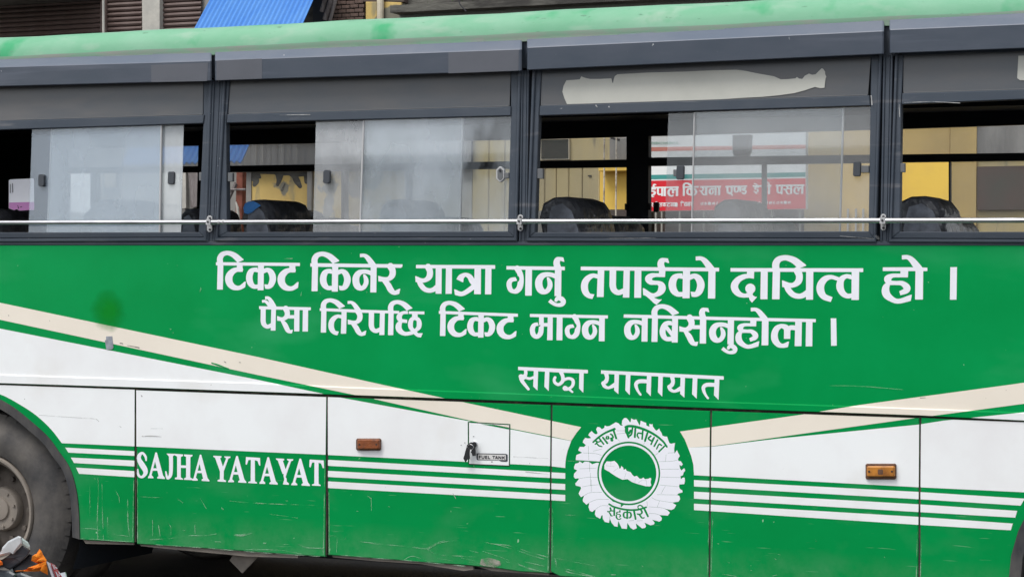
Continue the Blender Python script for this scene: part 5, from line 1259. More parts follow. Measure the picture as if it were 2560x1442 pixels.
def emb(k):
    k.poly(wr)
    k.poly([(1571.8 + 78.6 * math.cos(a * math.pi / 30), 1182.6 + 79.6 * math.sin(a * math.pi / 30)) for a in range(60)], True)
    k.poly([(1420 + a / 8.258, 1180 + b / 8.258) for a, b in [(860, 540), (960, 600), (1080, 625), (1160, 665), (1090, 720), (1088, 650), (1000, 620), (930, 605)]], True)
    def t(pts, Z=ET): ps(k, [(a, b2, w * 1.22) for a, b2, w in pts], Z, 'r', 'r', True)
    t([(520, 615, 30), (640, 510, 34), (780, 420, 34), (960, 345, 42)])
    t([(560, 592, 24), (598, 602, 28), (588, 640, 26), (562, 655, 22)]); t([(592, 642, 24), (640, 690, 24), (700, 706, 20)]); t([(600, 622, 22), (682, 592, 22)]); t([(640, 530, 28), (735, 655, 28)])
    t([(720, 520, 30), (810, 635, 34)]); t([(800, 500, 24), (790, 540, 26), (840, 540, 26), (830, 500, 26)]); t([(880, 450, 26), (910, 470, 30), (930, 520, 30), (880, 540, 26)]); t([(905, 570, 50), (908, 574, 50)])
    t([(940, 370, 34), (995, 535, 34)])
    t([(1190, 305, 42), (1260, 285, 44), (1400, 300, 44), (1600, 365, 42), (1800, 470, 38), (1960, 600, 34), (2040, 710, 32)])
    t([(1210, 320, 60), (1215, 410, 60), (1260, 430, 40), (1290, 380, 40)]); t([(1210, 400, 50), (1250, 520, 30)]); t([(1330, 330, 32), (1310, 450, 30), (1245, 500, 40)])
    t([(1390, 340, 34), (1380, 510, 34)]); t([(1545, 380, 30), (1530, 550, 30)]); t([(1525, 440, 26), (1450, 430, 26), (1430, 480, 26), (1460, 530, 22)]); t([(1640, 430, 34), (1590, 590, 34)])
    t([(1710, 490, 30), (1660, 540, 30), (1730, 590, 28), (1760, 540, 26)]); t([(1780, 520, 28), (1715, 660, 28)]); t([(1850, 570, 28), (1780, 700, 28)]); t([(1990, 700, 28), (1880, 810, 28)]); t([(1930, 680, 26), (1880, 660, 26), (1830, 755, 22)])
    b = lambda pts: t(pts, EB)
    b([(850, 655, 30), (960, 715, 32), (1200, 770, 32), (1430, 770, 32), (1615, 718, 28)])
    put(k, 'sa', 815, 975, 745, 895, EB, True, 0.9); put(k, 'ha', 985, 1095, 790, 960, EB, True, 0.9); put(k, 'ka', 1125, 1325, 795, 960, EB, True, 0.9)
    b([(1360, 780, 34), (1395, 960, 32)]); put(k, 'ra', 1430, 1580, 790, 940, EB, True, 0.9); b([(1570, 740, 36), (1650, 905, 32)]); b([(1455, 750, 18), (1445, 700, 20), (1500, 680, 22), (1570, 740, 26)])
    # cracks of the old vinyl
    for q, Z in (([(1000, 380), (1180, 380)], ET), ([(1010, 445), (1180, 430)], ET), ([(420, 690), (430, 980)], ET), ([(310, 835), (560, 850), (690, 885)], ET), ([(520, 800), (700, 755)], ET), ([(1010, 540), (1075, 605)], ET),
                 ([(1480, 270), (1470, 300)], ET), ([(1600, 590), (1560, 665)], ET), ([(1880, 820), (1800, 885)], ET), ([(1870, 1015), (2120, 1010), (2260, 985)], ET), ([(1920, 1175), (2300, 1170)], ET), ([(2025, 870), (2015, 1005)], ET), ([(2060, 840), (2190, 830)], ET),
                 ([(240, 1165), (580, 1150)], ET), ([(440, 1030), (450, 1230)], ET), ([(220, 130), (420, 100), (610, 105)], EB), ([(460, 10), (470, 280)], EB), ([(290, 300), (480, 265), (640, 255)], EB), ([(330, 480), (450, 420), (700, 410)], EB), ([(440, 620), (600, 560), (850, 555)], EB),
                 ([(570, 760), (680, 690), (830, 690)], EB), ([(1920, 95), (2310, 108)], EB), ([(1900, 258), (2270, 295)], EB), ([(1840, 458), (2290, 465)], EB), ([(1730, 520), (1850, 575), (2160, 625)], EB), ([(1890, 590), (1840, 715)], EB), ([(1670, 710), (1900, 725), (2010, 750)], EB),
                 ([(1670, 845), (1800, 850), (1900, 880)], EB), ([(2010, 280), (1920, 440)], EB), ([(1630, 600), (1640, 700)], EB), ([(480, 150), (480, 400)], EB), ([(860, 960), (870, 900)], EB), ([(1250, 1000), (1370, 990)], EB), ([(1420, 1000), (1540, 995)], EB)):
        ps(k, [(a, b2, 4.6) for a, b2 in q], Z, 'r', 'r', True)
e = word((1430, 1040, 1720, 1326), emb, name="wreath_emblem", parent=panel['D3'], h=0.5)
def ringf(k):
    for r, s in ((74.6, False), (69.0, True)):
        k.poly([(1571.8 + r * math.cos(a * math.pi / 36), 1182.6 + (r + 0.6) * math.sin(a * math.pi / 36)) for a in range(72)], s)
    q = [(1420 + a / 8.258, 1030 + b / 8.258) for a, b in [(750, 1170), (750, 1090), (775, 1045), (800, 1010), (880, 1015), (960, 1000), (990, 1030), (1020, 1060), (1050, 1110), (1060, 1160), (1090, 1150), (1100, 1105), (1140, 1140), (1150, 1190), (1190, 1165), (1210, 1205), (1290, 1232)]] + \
        [(1420 + a / 8.258, 1180 + b / 8.258) for a, b in [(1330, 50), (1370, 85), (1420, 70), (1480, 130), (1520, 130), (1555, 105), (1590, 140), (1660, 130), (1700, 110), (1720, 130), (1705, 200), (1720, 270), (1690, 290), (1600, 285), (1440, 240), (1320, 200), (1230, 140), (1120, 150), (1000, 90), (880, 10)]] + \
        [(1420 + a / 8.258, 1030 + b / 8.258) for a, b in [(860, 1230), (800, 1200)]]
    k.poly(q)
    for q, Z in (([(785, 1100), (960, 1120)], ET), ([(885, 1020), (885, 1100)], ET), ([(940, 1220), (1030, 1150)], ET), ([(1160, 130), (1200, 10)], EB), ([(1390, 130), (1380, 210)], EB), ([(1450, 220), (1510, 170), (1620, 170)], EB), ([(1620, 170), (1620, 270)], EB)):
        ps(k, [(a, b2, 4) for a, b2 in q], Z, 'r', 'r', True)
word((1492, 1102, 1652, 1264), ringf, name="ring_and_map", parent=panel['D3'], h=0.5)
# ------------------------------------------------------------------ buildings behind the bus
FACY = 7.0
FAC = Plane(FACY)
def facm(n, *a, **k): M[n] = mat(*a, **k)
facm('yel', "yellow_plaster", (0.56, 0.40, 0.13), 0.85, 0.15, col2=(0.47, 0.335, 0.13), vscale=1.6, bump=0.2, bscale=12, spots=[((0.30, 0.27, 0.20), 2.2, 0.62, 0.08, (1, 1, 0.6))])
facm('yelbright', "bright_yellow_paint", (0.74, 0.50, 0.10), 0.8, 0.15, col2=(0.66, 0.44, 0.11), vscale=2.5, bump=0.1, bscale=15)
facm('yelstain', "stained_yellow_plaster", (0.60, 0.44, 0.16), 0.85, 0.15, col2=(0.52, 0.37, 0.14), vscale=3, bump=0.2, bscale=15, spots=[((0.20, 0.19, 0.15), 3.6, 0.53, 0.04, (1, 1, 0.9)), ((0.35, 0.29, 0.16), 9, 0.58, 0.1, (1, 1, 0.4))])
facm('yeldoor', "yellow_sheet_shutter", (0.52, 0.42, 0.21), 0.6, 0.3, col2=(0.44, 0.37, 0.22), vscale=1.2, stretch=(3, 1, 0.3), bump=0.1, bscale=8, spots=[((0.25, 0.22, 0.16), 6, 0.62, 0.1, (2, 1, 0.3))])
facm('tan', "tan_plaster", (0.58, 0.42, 0.17), 0.85, 0.15, col2=(0.50, 0.37, 0.17), vscale=1.4, bump=0.15, bscale=12)
facm('browns', "brown_roller_slat", (0.095, 0.062, 0.054), 0.5, 0.3, col2=(0.13, 0.092, 0.082), vscale=6, stretch=(1, 1, 3))
facm('brownp', "brown_panel", (0.10, 0.065, 0.058), 0.7, 0.3, col2=(0.07, 0.07, 0.06), vscale=2, bump=0.1)
facm('offw', "off_white_plaster", (0.50, 0.48, 0.43), 0.85, 0.15, col2=(0.38, 0.37, 0.34), vscale=4, bump=0.2)
facm('concrete', "damp_concrete", (0.13, 0.125, 0.11), 0.9, 0.15, col2=(0.055, 0.052, 0.048), vscale=3, stretch=(0.6, 1, 2), bump=0.5, bscale=18, ramp=(0.42, 0.6))
facm('greywall', "grey_rendered_wall", (0.20, 0.195, 0.185), 0.9, 0.15, col2=(0.28, 0.27, 0.25), vscale=1.5, bump=0.2, bscale=12)
facm('brickm', "soot_brown_brick", (0.16, 0.105, 0.085), 0.9, 0.15, col2=(0.09, 0.07, 0.062), vscale=9, bump=0.4, bscale=30)
facm('mortar', "dark_mortar", (0.055, 0.048, 0.042), 0.95, 0.1, var=0.3, vscale=9)
facm('tin', "blue_corrugated_tin", (0.070, 0.235, 0.60), 0.45, 0.4, col2=(0.10, 0.28, 0.62), vscale=2, stretch=(3, 0.5, 0.5))
facm('greytin', "grey_corrugated_tin", (0.30, 0.29, 0.275), 0.5, 0.4, col2=(0.17, 0.165, 0.16), vscale=3, stretch=(2, 1, 0.4))
facm('rust', "rust_red_post", (0.22, 0.070, 0.045), 0.7, 0.3, var=0.4, vscale=12)
facm('pipe', "painted_pipe", (0.55, 0.50, 0.42), 0.6, 0.3, col2=(0.25, 0.20, 0.15), vscale=14, ramp=(0.5, 0.62))
facm('pipew', "cream_pipe", (0.62, 0.55, 0.42), 0.5, 0.3, var=0.15, vscale=8)
facm('wood', "grey_timber", (0.24, 0.215, 0.21), 0.85, 0.2, col2=(0.14, 0.12, 0.115), vscale=9, stretch=(4, 1, 1))
facm('pane', "dark_window_glass", (0.035, 0.038, 0.032), 0.2, 0.5, var=0.3, vscale=3)
facm('moss', "moss", (0.05, 0.10, 0.025), 0.9, 0.1, var=0.4, vscale=30)
facm('red', "red_sign_print", (0.68, 0.018, 0.030), 0.45, 0.3, col2=(0.62, 0.03, 0.045), vscale=2)
facm('signw', "white_sign_print", (0.82, 0.82, 0.80), 0.5, 0.3, var=0.08, vscale=3)
facm('teal', "teal_print", (0.06, 0.30, 0.27), 0.5, 0.3, var=0.1)
facm('pinkstripe', "coral_print", (0.66, 0.22, 0.17), 0.5, 0.3, var=0.1)
facm('greentext', "faded_green_print", (0.35, 0.50, 0.42), 0.5, 0.3)

def fprism(q, off, d, mt, name, parent, bev=0.0, pl=FAC):
    m = MB(); m.prism([pl.px(u, v, off) for u, v in q], (0, d, 0), bev); return m.build(name, M[mt], parent)
def down(u0, v0, u1, v1, off, d, mt, name, parent, z0=0.13):
    """wall piece from a traced top edge down to the pavement"""
    a, b = FAC.px(u0, v0, off), FAC.px(u1, v1, off)
    m = MB(); m.prism([a, b, Vector((b.x, b.y, z0)), Vector((a.x, a.y, z0))], (0, d, 0)); return m.build(name, M[mt], parent)
# ---- left building : brown roller shutters, off-white pillar
LB = thing("shop_building", "grey shop building with brown roller shutters behind the bus rear", "building", (FAC.px(200, 400).x, FACY + 3, 0.13))
zt = FAC.px(200, -60).z
ax, bx_ = FAC.px(-900, 100).x, FAC.px(600, 100).x
m = MB(); m.box((ax, FACY + 0.05, 0.13), (bx_, FACY + 6, zt + 1.6)); m.build("wall", M['greywall'], LB)
m = MB(); m.box((ax, FACY - 0.9, FAC.px(128, 8).z), (FAC.px(254, 8).x, FACY + 0.05, FAC.px(128, -20).z)); m.build("soffit", M['concrete'], LB)
pitch = 14.5
def shutter(u0, u1, nm="roller_shutter"):
    fr = bpy.data.objects.new(nm, None); fr.location = FAC.px((u0 + u1) / 2, 300); link(fr, LB); fr["_w"] = tuple(fr.location)
    k = 0; v = -20
    zz = FAC.px((u0 + u1) / 2, v).z; x0, x1 = FAC.px(u0, 50).x, FAC.px(u1, 50).x
    base = None; dz = pitch / 323.0
    prof = [(0, 0), (-0.012, -0.006), (-0.020, -dz * 0.5), (-0.012, -dz + 0.008), (0, -dz + 0.003)]
    me = None
    while k < 14:
        if me is None:
            m = MB(); m.loft([[(x0, FACY + 0.03 + a, b) for a, b in prof], [(x1, FACY + 0.03 + a, b) for a, b in prof]])
            o = m.build("slat", M['browns'], fr); me = o
        else:
            o = me.copy(); link(o, fr)
        o.location = (0, 0, zz - k * dz)
        k += 1
    m = MB(); m.box((x0, FACY + 0.02, 0.13), (x1, FACY + 0.06, zz - k * dz)); m.build("shutter_curtain", M['browns'], fr)
shutter(-420, 250); shutter(266, 352); shutter(401, 500)
fprism([(354, -40), (399, -40), (399, 160), (356, 160)], 0.04, 0.1, 'offw', "pillar", LB, 0.004)
fprism([(250, -40), (266, -40), (266, 160), (250, 160)], 0.0, 0.05, 'browns', "jamb", LB)
m = MB(); m.tube([FAC.px(258.5, -40, 0.5), FAC.px(259, 160, 0.5), Vector((FAC.px(259, 160, 0.5).x, FACY - 0.5, 0.13))], 0.011, 10)
rp = m.build("white_pole", M['offw']); tag(rp, "thin white pole standing before the brown roller shutters", "pole")
# things seen through the rear windows
down(-300, 330, 600, 300, 0.02, 0.04, 'greywall', "lower_wall", LB)
for q, mt, nm, lab in (([(165, 425), (228, 425), (230, 536), (170, 531)], 'signw', "white_board", "plain white board leaning on the grey wall seen through the rear window"),):
    m = MB(); m.prism([FAC.px(u, v, 0.9) for u, v in q], (0, 0.03, 0), 0.004); o = m.build(nm, M[mt]); tag(o, lab, "board")
fprism([(240, 425), (290, 425), (288, 468), (241, 468)], 0.06, 0.03, 'pipew', "cream_hatch", LB)
fprism([(300, 420), (448, 425), (452, 512), (395, 508), (300, 498)], 0.05, 0.03, 'offw', "pale_panel", LB)
fprism([(455, 425), (464, 425), (465, 520), (455, 521)], 0.06, 0.04, 'offw', "post", LB)
fprism([(470, 425), (495, 425), (497, 516), (477, 519)], 0.06, 0.04, 'wood', "post", LB)

# ---- awning of blue corrugated tin
LOW, UPP = Plane(3.5), Plane(FACY - 0.02)
n_rib = 22
la, lb_, ua, ub = LOW.px(304, 412), LOW.px(606, 404), UPP.px(569, -80), UPP.px(820, -80)
m = MB(); n = 22; rows = []
for j in range(2):
    row = []
    for i in range(n * 6 + 1):
        t = i / (n * 6)
        a, b = (la.lerp(lb_, t), ua.lerp(ub, t))
        p = a if j == 0 else b
        row.append(p + Vector((0, -0.3, 1)).normalized() * 0.009 * math.cos(t * n * 2 * math.pi))
    rows.append(row)
back = [[p + Vector((0, 0.003, -0.006)) for p in r] for r in rows]
strip(m, rows[0], rows[1]); strip(m, back[0], back[1]); strip(m, rows[0], back[0])
aw = m.build("awning", M['tin'], smooth=True); tag(aw, "sloping blue corrugated tin awning over the pavement behind the bus", "awning")

# ---- yellow building
YB = thing("yellow_building", "yellow plastered building with brick, pipes and mossy ledge behind the bus", "building", (FAC.px(1500, 400).x, FACY + 3, 0.13))
x0, x1 = FAC.px(600, 300).x, FAC.px(3300, 300).x
m = MB(); m.box((x0 + 0.02, FACY + 0.06, 0.13), (x1, FACY + 6, FAC.px(1500, -80).z)); m.build("wall", M['concrete'], YB)
# upper strip
STL = ['thickest grey timber strut slanting beside the brick wall', 'shortest grey timber strut leaning in the dark gap by the awning', 'thin grey timber strut nearest the brick wall']
fprism([(783, -30), (826, -30), (826, 120), (783, 120)], -0.01, 0.03, 'dark', "gap_shade", YB)  # flat dark sheet, the shade of the gap given as colour
for a, b, r in (((812, 50), (832, -12), 0.014), ((804, 30), (818, -20), 0.012), ((824, 55), (842, -10), 0.010)):
    m = MB(); m.tube([FAC.px(*a, 0.12), FAC.px(*b, 0.14)], r * 1.6, 8); o = m.build("timber_strut", M['wood']); tag(o, STL.pop(0), "strut", group="grey timber struts by the brick wall")
# brick wall
fprism([(826, -40), (913, -40), (913, 130), (826, 130)], 0.0, 0.05, 'mortar', "brick_bed", YB)
pa, pb = FAC.px(826, 40), FAC.px(913, 36)
bw, bh = 0.085, 0.036
rr_ = random.Random(3); zz = FAC.px(870, -30).z; row = 0
brick_me = {}
while zz > FAC.px(870, 70).z:
    x = pa.x + (0.04 if row % 2 else 0.0)
    while x < pb.x - 0.03:
        w = min(bw - 0.008, pb.x - x)
        key = round(w, 3)
        h = bh - 0.008
        if key not in brick_me:
            m = MB(); m.box((0, -0.012, 0), (w, 0.02, h)); o = m.build("brick", M['brickm'], YB); brick_me[key] = o
        else:
            o = brick_me[key].copy(); link(o, YB)
        o.location = (x, FACY - rr_.uniform(0, 0.012), zz + rr_.uniform(-0.002, 0.002)); o.rotation_euler.z = rr_.uniform(-0.06, 0.06)
        x += bw
    zz -= bh; row += 1
fprism([(914, 5), (942, 5), (942, 140), (914, 140)], 0.03, 0.1, 'yelstain', "pier", YB, 0.005)
fprism([(960, 5), (1003, 7), (1003, 140), (960, 140)], 0.03, 0.1, 'yelstain', "pier", YB, 0.005)
fprism([(905, -40), (1010, -40), (1010, 6), (905, 6)], 0.02, 0.1, 'brownp', "lintel", YB, 0.005)
m = MB(); m.tube([FAC.px(951, -40, 0.06), FAC.px(951, 140, 0.06)], 0.03, 12); m.build("drain_pipe", M['pipew'], YB)
# mossy ledge
m = MB(); a, b = FAC.px(1004, 14, 0.18), FAC.px(3000, -80, 0.18); za = FAC.px(1004, 12).z
m.box((FAC.px(1005, 20).x, FACY - 0.22, FAC.px(1200, 30).z), (x1, FACY + 0.1, FAC.px(1200, 12).z)); m.build("ledge", M['concrete'], YB)
m = MB(); m.box((FAC.px(1005, 20).x, FACY - 0.05, FAC.px(1200, 130).z), (x1, FACY + 0.08, FAC.px(1200, 27).z)); m.build("fascia", M['greywall'], YB)
m = MB(); rr2 = random.Random(5)
for k in range(420):
    u = rr2.choice([rr2.gauss(1480, 25), rr2.gauss(1640, 55), rr2.gauss(1330, 10), rr2.uniform(1050, 1750)])
    p = FAC.px(u, 12, 0.2); p.z = FAC.px(1200, 12).z + rr2.uniform(-0.02, 0.03); p.y += rr2.uniform(-0.02, 0.2)
    d = Vector((rr2.uniform(-1, 1), rr2.uniform(-1, 1), rr2.uniform(0.2, 1.2))).normalized() * rr2.uniform(0.01, 0.035)
    sd = Vector((-d.y, d.x, 0.01)).normalized() * 0.006
    m.poly([p - sd, p + sd, p + d])
o = m.build("moss_and_weeds", M['moss']); tag(o, "moss and small weeds growing on the grey ledge", "weeds", kind="stuff")
m = MB(); m.tube([FAC.px(1140, -20, 0.3), FAC.px(1150, 12, 0.3), FAC.px(1166, 30, 0.3)], 0.005, 6); o = m.build("cable", M['print']); tag(o, "thin dark cable hanging from above the grey ledge", "cable")

# ground floor facade pieces, left to right
down(560, 425, 625, 425, 0.0, 0.04, 'dark', "recess_shade", YB)  # flat dark sheet standing in for the shaded recess
down(610, 428, 628, 428, 0.03, 0.05, 'greywall', "door_jamb", YB)
down(626, 428, 770, 425, 0.02, 0.05, 'yelstain', "plaster_wall", YB)
_k = Ink((622, 424, 780, 480), 1.0)
for _q in ([(628, 428, 12), (690, 429, 14), (764, 430, 12)], [(624, 426, 14), (632, 440, 20), (640, 452, 16), (636, 462, 10)], [(640, 430, 18), (650, 444, 6)], [(672, 426, 8), (696, 430, 22), (698, 448, 14), (694, 462, 8)], [(700, 430, 20), (722, 432, 14), (735, 440, 14), (742, 452, 16), (750, 466, 10)], [(740, 430, 26), (765, 432, 20), (766, 455, 10)], [(712, 460, 3), (705, 476, 6)]): _k.stroke(_q)
_o = _k.mesh(FAC, 0.022, "damp_stain", M['concrete'], YB); _o["kind"] = "stuff"
down(768, 426, 779, 426, 0.05, 0.05, 'greywall', "jamb", YB)
down(780, 426, 1012, 420, 0.015, 0.05, 'yelstain', "plaster_wall", YB)
down(1012, 420, 1180, 418, 0.03, 0.05, 'offw', "white_wall", YB)
# grey tin wall seen in the upper panes
m = MB(); u = 572.0; tops2, bots2 = [], []
i = 0
while u < 1180:
    o_ = 0.10 + (0.006 if (i % 4) in (0, 3) else 0.0)
    tops2.append(FAC.px(u, 230, o_)); bots2.append(FAC.px(u, 424, o_)); u += 4.3; i += 1
strip(m, tops2, bots2)
m.build("tin_cladding", M['greytin'], YB)
u = 612
for w in (612, 640, 657, 706, 742, 777, 850, 906, 960, 1050, 1110):
    m = MB(); m.tube([FAC.px(w, 340, 0.13), FAC.px(w, 425, 0.13)], 0.004, 6); m.build("seam", M['offw'], YB)
# leaning red-brown frame
RF = thing("red_brace", "red brown wooden post with diagonal brace standing by the yellow wall", "frame", tuple(FAC.px(598, 560, 0.5)))
fprism([(591, 425), (607, 425), (604, 590), (587, 590)], 0.5, 0.06, 'rust', "post", RF, 0.004)
m = MB(); m.tube([FAC.px(590, 458, 0.5), FAC.px(566, 510, 0.5)], 0.018, 6); m.build("brace", M['wood'], RF)
m = MB(); m.tube([FAC.px(560, 474, 0.52), FAC.px(614, 474, 0.52)], 0.010, 6); m.build("cross_rail", M['wood'], RF)
m = MB(); m.tube([FAC.px(590, 505, 0.56), FAC.px(594, 520, 0.56), FAC.px(596, 545, 0.56), FAC.px(599, 560, 0.56)], [0.006, 0.012, 0.014, 0.006], 8); m.build("rag", M['offw'], RF)
# yellow sheet doors
edges = [1180, 1222, 1262, 1306, 1347, 1362, 1391, 1422, 1456, 1500]
for k in range(len(edges) - 1):
    a = FAC.px(edges[k] + 0.8, 425, 0.05); b = FAC.px(edges[k + 1] - 0.8, 425, 0.05); zt_ = FAC.px(1300, 330).z
    m = MB(); m.prism([Vector((a.x, a.y, zt_)), Vector((b.x, b.y, zt_)), Vector((b.x, b.y, 0.14)), Vector((a.x, a.y, 0.14))], (0, 0.04, 0), 0.006); m.build("door_leaf", M['yeldoor'], YB)
fprism([(1351, 347), (1423, 345), (1423, 399), (1351, 400)], 0.08, 0.02, 'pipew', "window_frame", YB)
fprism([(1353, 350), (1420, 348), (1420, 396), (1353, 397)], 0.085, 0.01, 'pane', "window_pane", YB)
fprism([(1524, 335), (1620, 333), (1620, 415), (1524, 415)], 0.06, 0.02, 'greytin', "grey_panel", YB)
fprism([(1422, 340), (1524, 338), (1524, 415), (1422, 416)], 0.055, 0.02, 'yeldoor', "panel", YB)
# bright recess with two pipes
down(1496, 422, 1624, 420, 0.045, 0.04, 'yelbright', "recess_wall", YB)
fprism([(1496, 416), (1624, 414), (1624, 426), (1496, 428)], 0.16, 0.1, 'yelbright', "recess_lintel", YB, 0.003)
fprism([(1496, 524), (1626, 523), (1626, 640), (1496, 640)], 0.08, 0.04, 'brownp', "plinth", YB)
fprism([(1340, 527), (1496, 526), (1496, 640), (1340, 640)], 0.08, 0.04, 'greywall', "plinth", YB)
for w in (1511, 1541):
    m = MB(); p = FAC.px(w, 340, 0.22); m.tube([p, Vector((p.x, p.y, 0.13))], 0.007, 10); m.build("drain_pipe", M['pipe'], YB)
m = MB(); m.prism([FAC.px(u, v, 0.2) for u, v in [(1525, 342), (1538, 346), (1540, 351), (1527, 348)]], (0, .03, 0)); m.prism([FAC.px(u, v, 0.2) for u, v in [(1542, 346), (1547, 347), (1546, 353), (1541, 352)]], (0, .03, 0)); m.build("pipe_bracket", M['print'], YB)
m = MB(); m.prism([FAC.px(u, v, 0.06) for u, v in [(1470, 438), (1478, 438), (1478, 441), (1470, 441)]], (0, .02, 0)); m.build("door_handle", M['print'], YB)
# tan wall to the right, seam, dark roller door
down(1624, 320, 2015, 310, 0.0, 0.05, 'brownp', "shop_wall", YB)
down(2012, 312, 2375, 300, 0.03, 0.05, 'tan', "tan_wall", YB)
down(2250, 400, 2373, 398, 0.06, 0.03, 'yelbright', "bright_wall", YB)
down(2376, 300, 2442, 298, 0.05, 0.05, 'tan', "tan_pier", YB)
down(2443, 300, 3300, 280, 0.02, 0.05, 'yeldoor', "grey_film_wall", YB)
fprism([(2443, 417), (3000, 405), (3000, 520), (2443, 525)], 0.06, 0.03, 'brownp', "brown_panel", YB)
fprism([(2443, 312), (3000, 300), (3000, 385), (2443, 390)], 0.05, 0.03, 'greytin', "grey_panel", YB)
for a in (1655, 1700, 1760, 1850, 1930, 2000, 1640, 2120, 2140, 2158):
    m = MB(); p = FAC.px(a, 522, 0.06); m.tube([p, Vector((p.x, p.y, 0.13))], 0.009, 8); m.build("grille_bar", M['offw'], YB)

# ---- shop sign board
SG = thing("shop_sign", "red and white shop sign board with Nepali lettering seen through the bus", "sign", tuple(FAC.px(1800, 527, 0.5)))
SP = Plane(FACY - 0.5)
m = MB(); m.prism([SP.px(u, v) for u, v in [(1590, 332), (2015, 326), (2015, 523), (1590, 529)]], (0, 0.06, 0), 0.004); sb = m.build("board", M['signw'], SG)
def sgp(q, mt, nm, off=0.0015):
    m = MB(); m.poly([SP.px(u, v, off) for u, v in q]); return m.build(nm, M[mt], sb)
sgp([(1591, 452.5), (2014, 446), (2014, 522), (1591, 528)], 'red', "red_field"); sgp([(1591, 438), (2014, 431), (2014, 442), (1591, 449)], 'teal', "teal_stripe")
sgp([(1591, 369), (2014, 362), (2014, 372), (1591, 379)], 'pinkstripe', "coral_stripe")
ZP = (1600, 420, 5.689)
def sgn(k):
    pq(k, [(60, 272), (550, 262), (550, 286), (60, 296)], ZP)
    put(k, 'ii', 125, 228, 288, 392, ZP, False, 1.1); put(k, 'reph', 178, 230, 285, 395, ZP); put(k, 'pa', 240, 330, 285, 400, ZP); put(k, 'aa', 335, 368, 285, 402, ZP); put(k, 'la', 390, 545, 280, 400, ZP)
    pq(k, [(605, 262), (835, 256), (835, 280), (605, 286)], ZP); put(k, 'i', 605, 745, 280, 398, ZP); put(k, 'ka', 655, 815, 280, 396, ZP)
    pq(k, [(855, 258), (1155, 252), (1155, 278), (855, 282)], ZP); put(k, 'ra', 850, 925, 280, 380, ZP); put(k, 'aa', 925, 957, 278, 390, ZP); put(k, 'na', 975, 1090, 278, 388, ZP); put(k, 'aa', 1110, 1142, 276, 388, ZP)
    pq(k, [(1212, 255), (1525, 248), (1525, 272), (1212, 278)], ZP); ps(k, [(1245, 270, 30), (1245, 335, 32), (1272, 362, 26), (1302, 345, 26), (1304, 270, 28)], ZP); ps(k, [(1282, 352, 24), (1312, 386, 24)], ZP); put(k, 'nnda', 1335, 1510, 272, 380, ZP, False, 1.3)
    pq(k, [(1600, 248), (1870, 242), (1870, 266), (1600, 272)], ZP); put(k, 'ii', 1620, 1690, 268, 352, ZP); put(k, 'e', 1620, 1690, 266, 352, ZP); put(k, 'ra', 1740, 1800, 268, 350, ZP); put(k, 'aa', 1820, 1852, 264, 372, ZP); ps(k, [(1835, 255, 22), (1830, 215, 22), (1790, 200, 20), (1770, 225, 18)], ZP)
    pq(k, [(1930, 240), (2340, 234), (2340, 258), (1930, 264)], ZP); put(k, 'pa', 1940, 2030, 262, 375, ZP); put(k, 'sa', 2045, 2165, 260, 370, ZP); put(k, 'la', 2180, 2325, 258, 368, ZP)
    for i_, gch in enumerate(['sa', 'i', 'la', 'ka', 'tta', 'na', 'aa']): put(k, gch, 160 + i_ * 55, 205 + i_ * 55, 505, 550, ZP)
    pq(k, [(150, 496), (530, 490), (530, 500), (150, 506)], ZP)
    for i_, gch in enumerate(['i', 'va', 'na', 'sa']): put(k, gch, 580 + i_ * 45, 618 + i_ * 45, 498, 545, ZP)
    pq(k, [(575, 488), (770, 484), (770, 494), (575, 498)], ZP)
    for i_ in range(24): put(k, ['ta', 'ka', 'aa', 'na', 'ra'][i_ % 5], 860 + i_ * 54, 900 + i_ * 54, 488 - i_ * 0.7, 528 - i_ * 0.7, ZP)
word((1610, 450, 2014, 526), sgn, name="lettering", pl=SP, off=0.003, mt='signw', parent=sb, h=0.6)
def sg2(k):
    for i_ in range(12): put(k, ['ta', 'ka', 'aa', 'na', 'ra', 'sa'][i_ % 6], 1628 + i_ * 5.6, 1632.5 + i_ * 5.6, 355, 361, (0, 0, 1))
word((1626, 350, 1700, 364), sg2, name="small_lettering", pl=SP, off=0.003, mt='greentext', parent=sb, h=0.4)

# ---- across the street, behind the camera: what the panes mirror
OB = thing("pale_house", "pale house front across the street mirrored in the bus windows", "building", (-4.0, -27, 0))
facm('pale', "pale_render", (0.62, 0.60, 0.55), 0.85, 0.15, col2=(0.52, 0.50, 0.46), vscale=1, bump=0.1)
m = MB(); m.box((-19, -34, 0), (-1.5, -27, 6.2)); m.build("wall", M['pale'], OB)
m = MB(); m.box((-19.3, -34.2, 6.2), (-1.2, -26.6, 6.45)); m.build("roof_slab", M['concrete'], OB)
wm = None
for r_ in range(2):
    for c_ in range(6):
        x, z = -17.8 + c_ * 2.8, 0.9 + r_ * 2.9
        if wm is None: m = MB(); m.box((0, 0, 0), (1.25, 0.05, 1.5)); wm = m.build("window", M['pane'], OB); o = wm
        else: o = wm.copy(); link(o, OB)
        o.location = (x, -27.0, z)
TR = thing("street_tree", "dark leafy tree across the street mirrored in the middle windows", "tree", (2.6, -21, 0))
m = MB(); m.tube([(2.6, -21, 0), (2.65, -21, 1.2), (2.5, -20.9, 2.4), (2.7, -21, 3.6)], [0.22, 0.17, 0.13, 0.06], 10)
for q in range(6): m.tube([(2.55, -20.95, 1.9 + 0.25 * q), (2.55 + 1.3 * math.cos(q * 2.1), -20.95 + 1.3 * math.sin(q * 2.1), 3.0 + 0.3 * q)], [0.07, 0.02], 6)
M['bark'] = mat("bark", (0.08, 0.06, 0.045), 0.9, 0.1, var=0.4, vscale=8); m.build("trunk", M['bark'], TR)
M['leaf'] = mat("dark_leaf", (0.030, 0.065, 0.018), 0.5, 0.3, var=0.5, vscale=2)
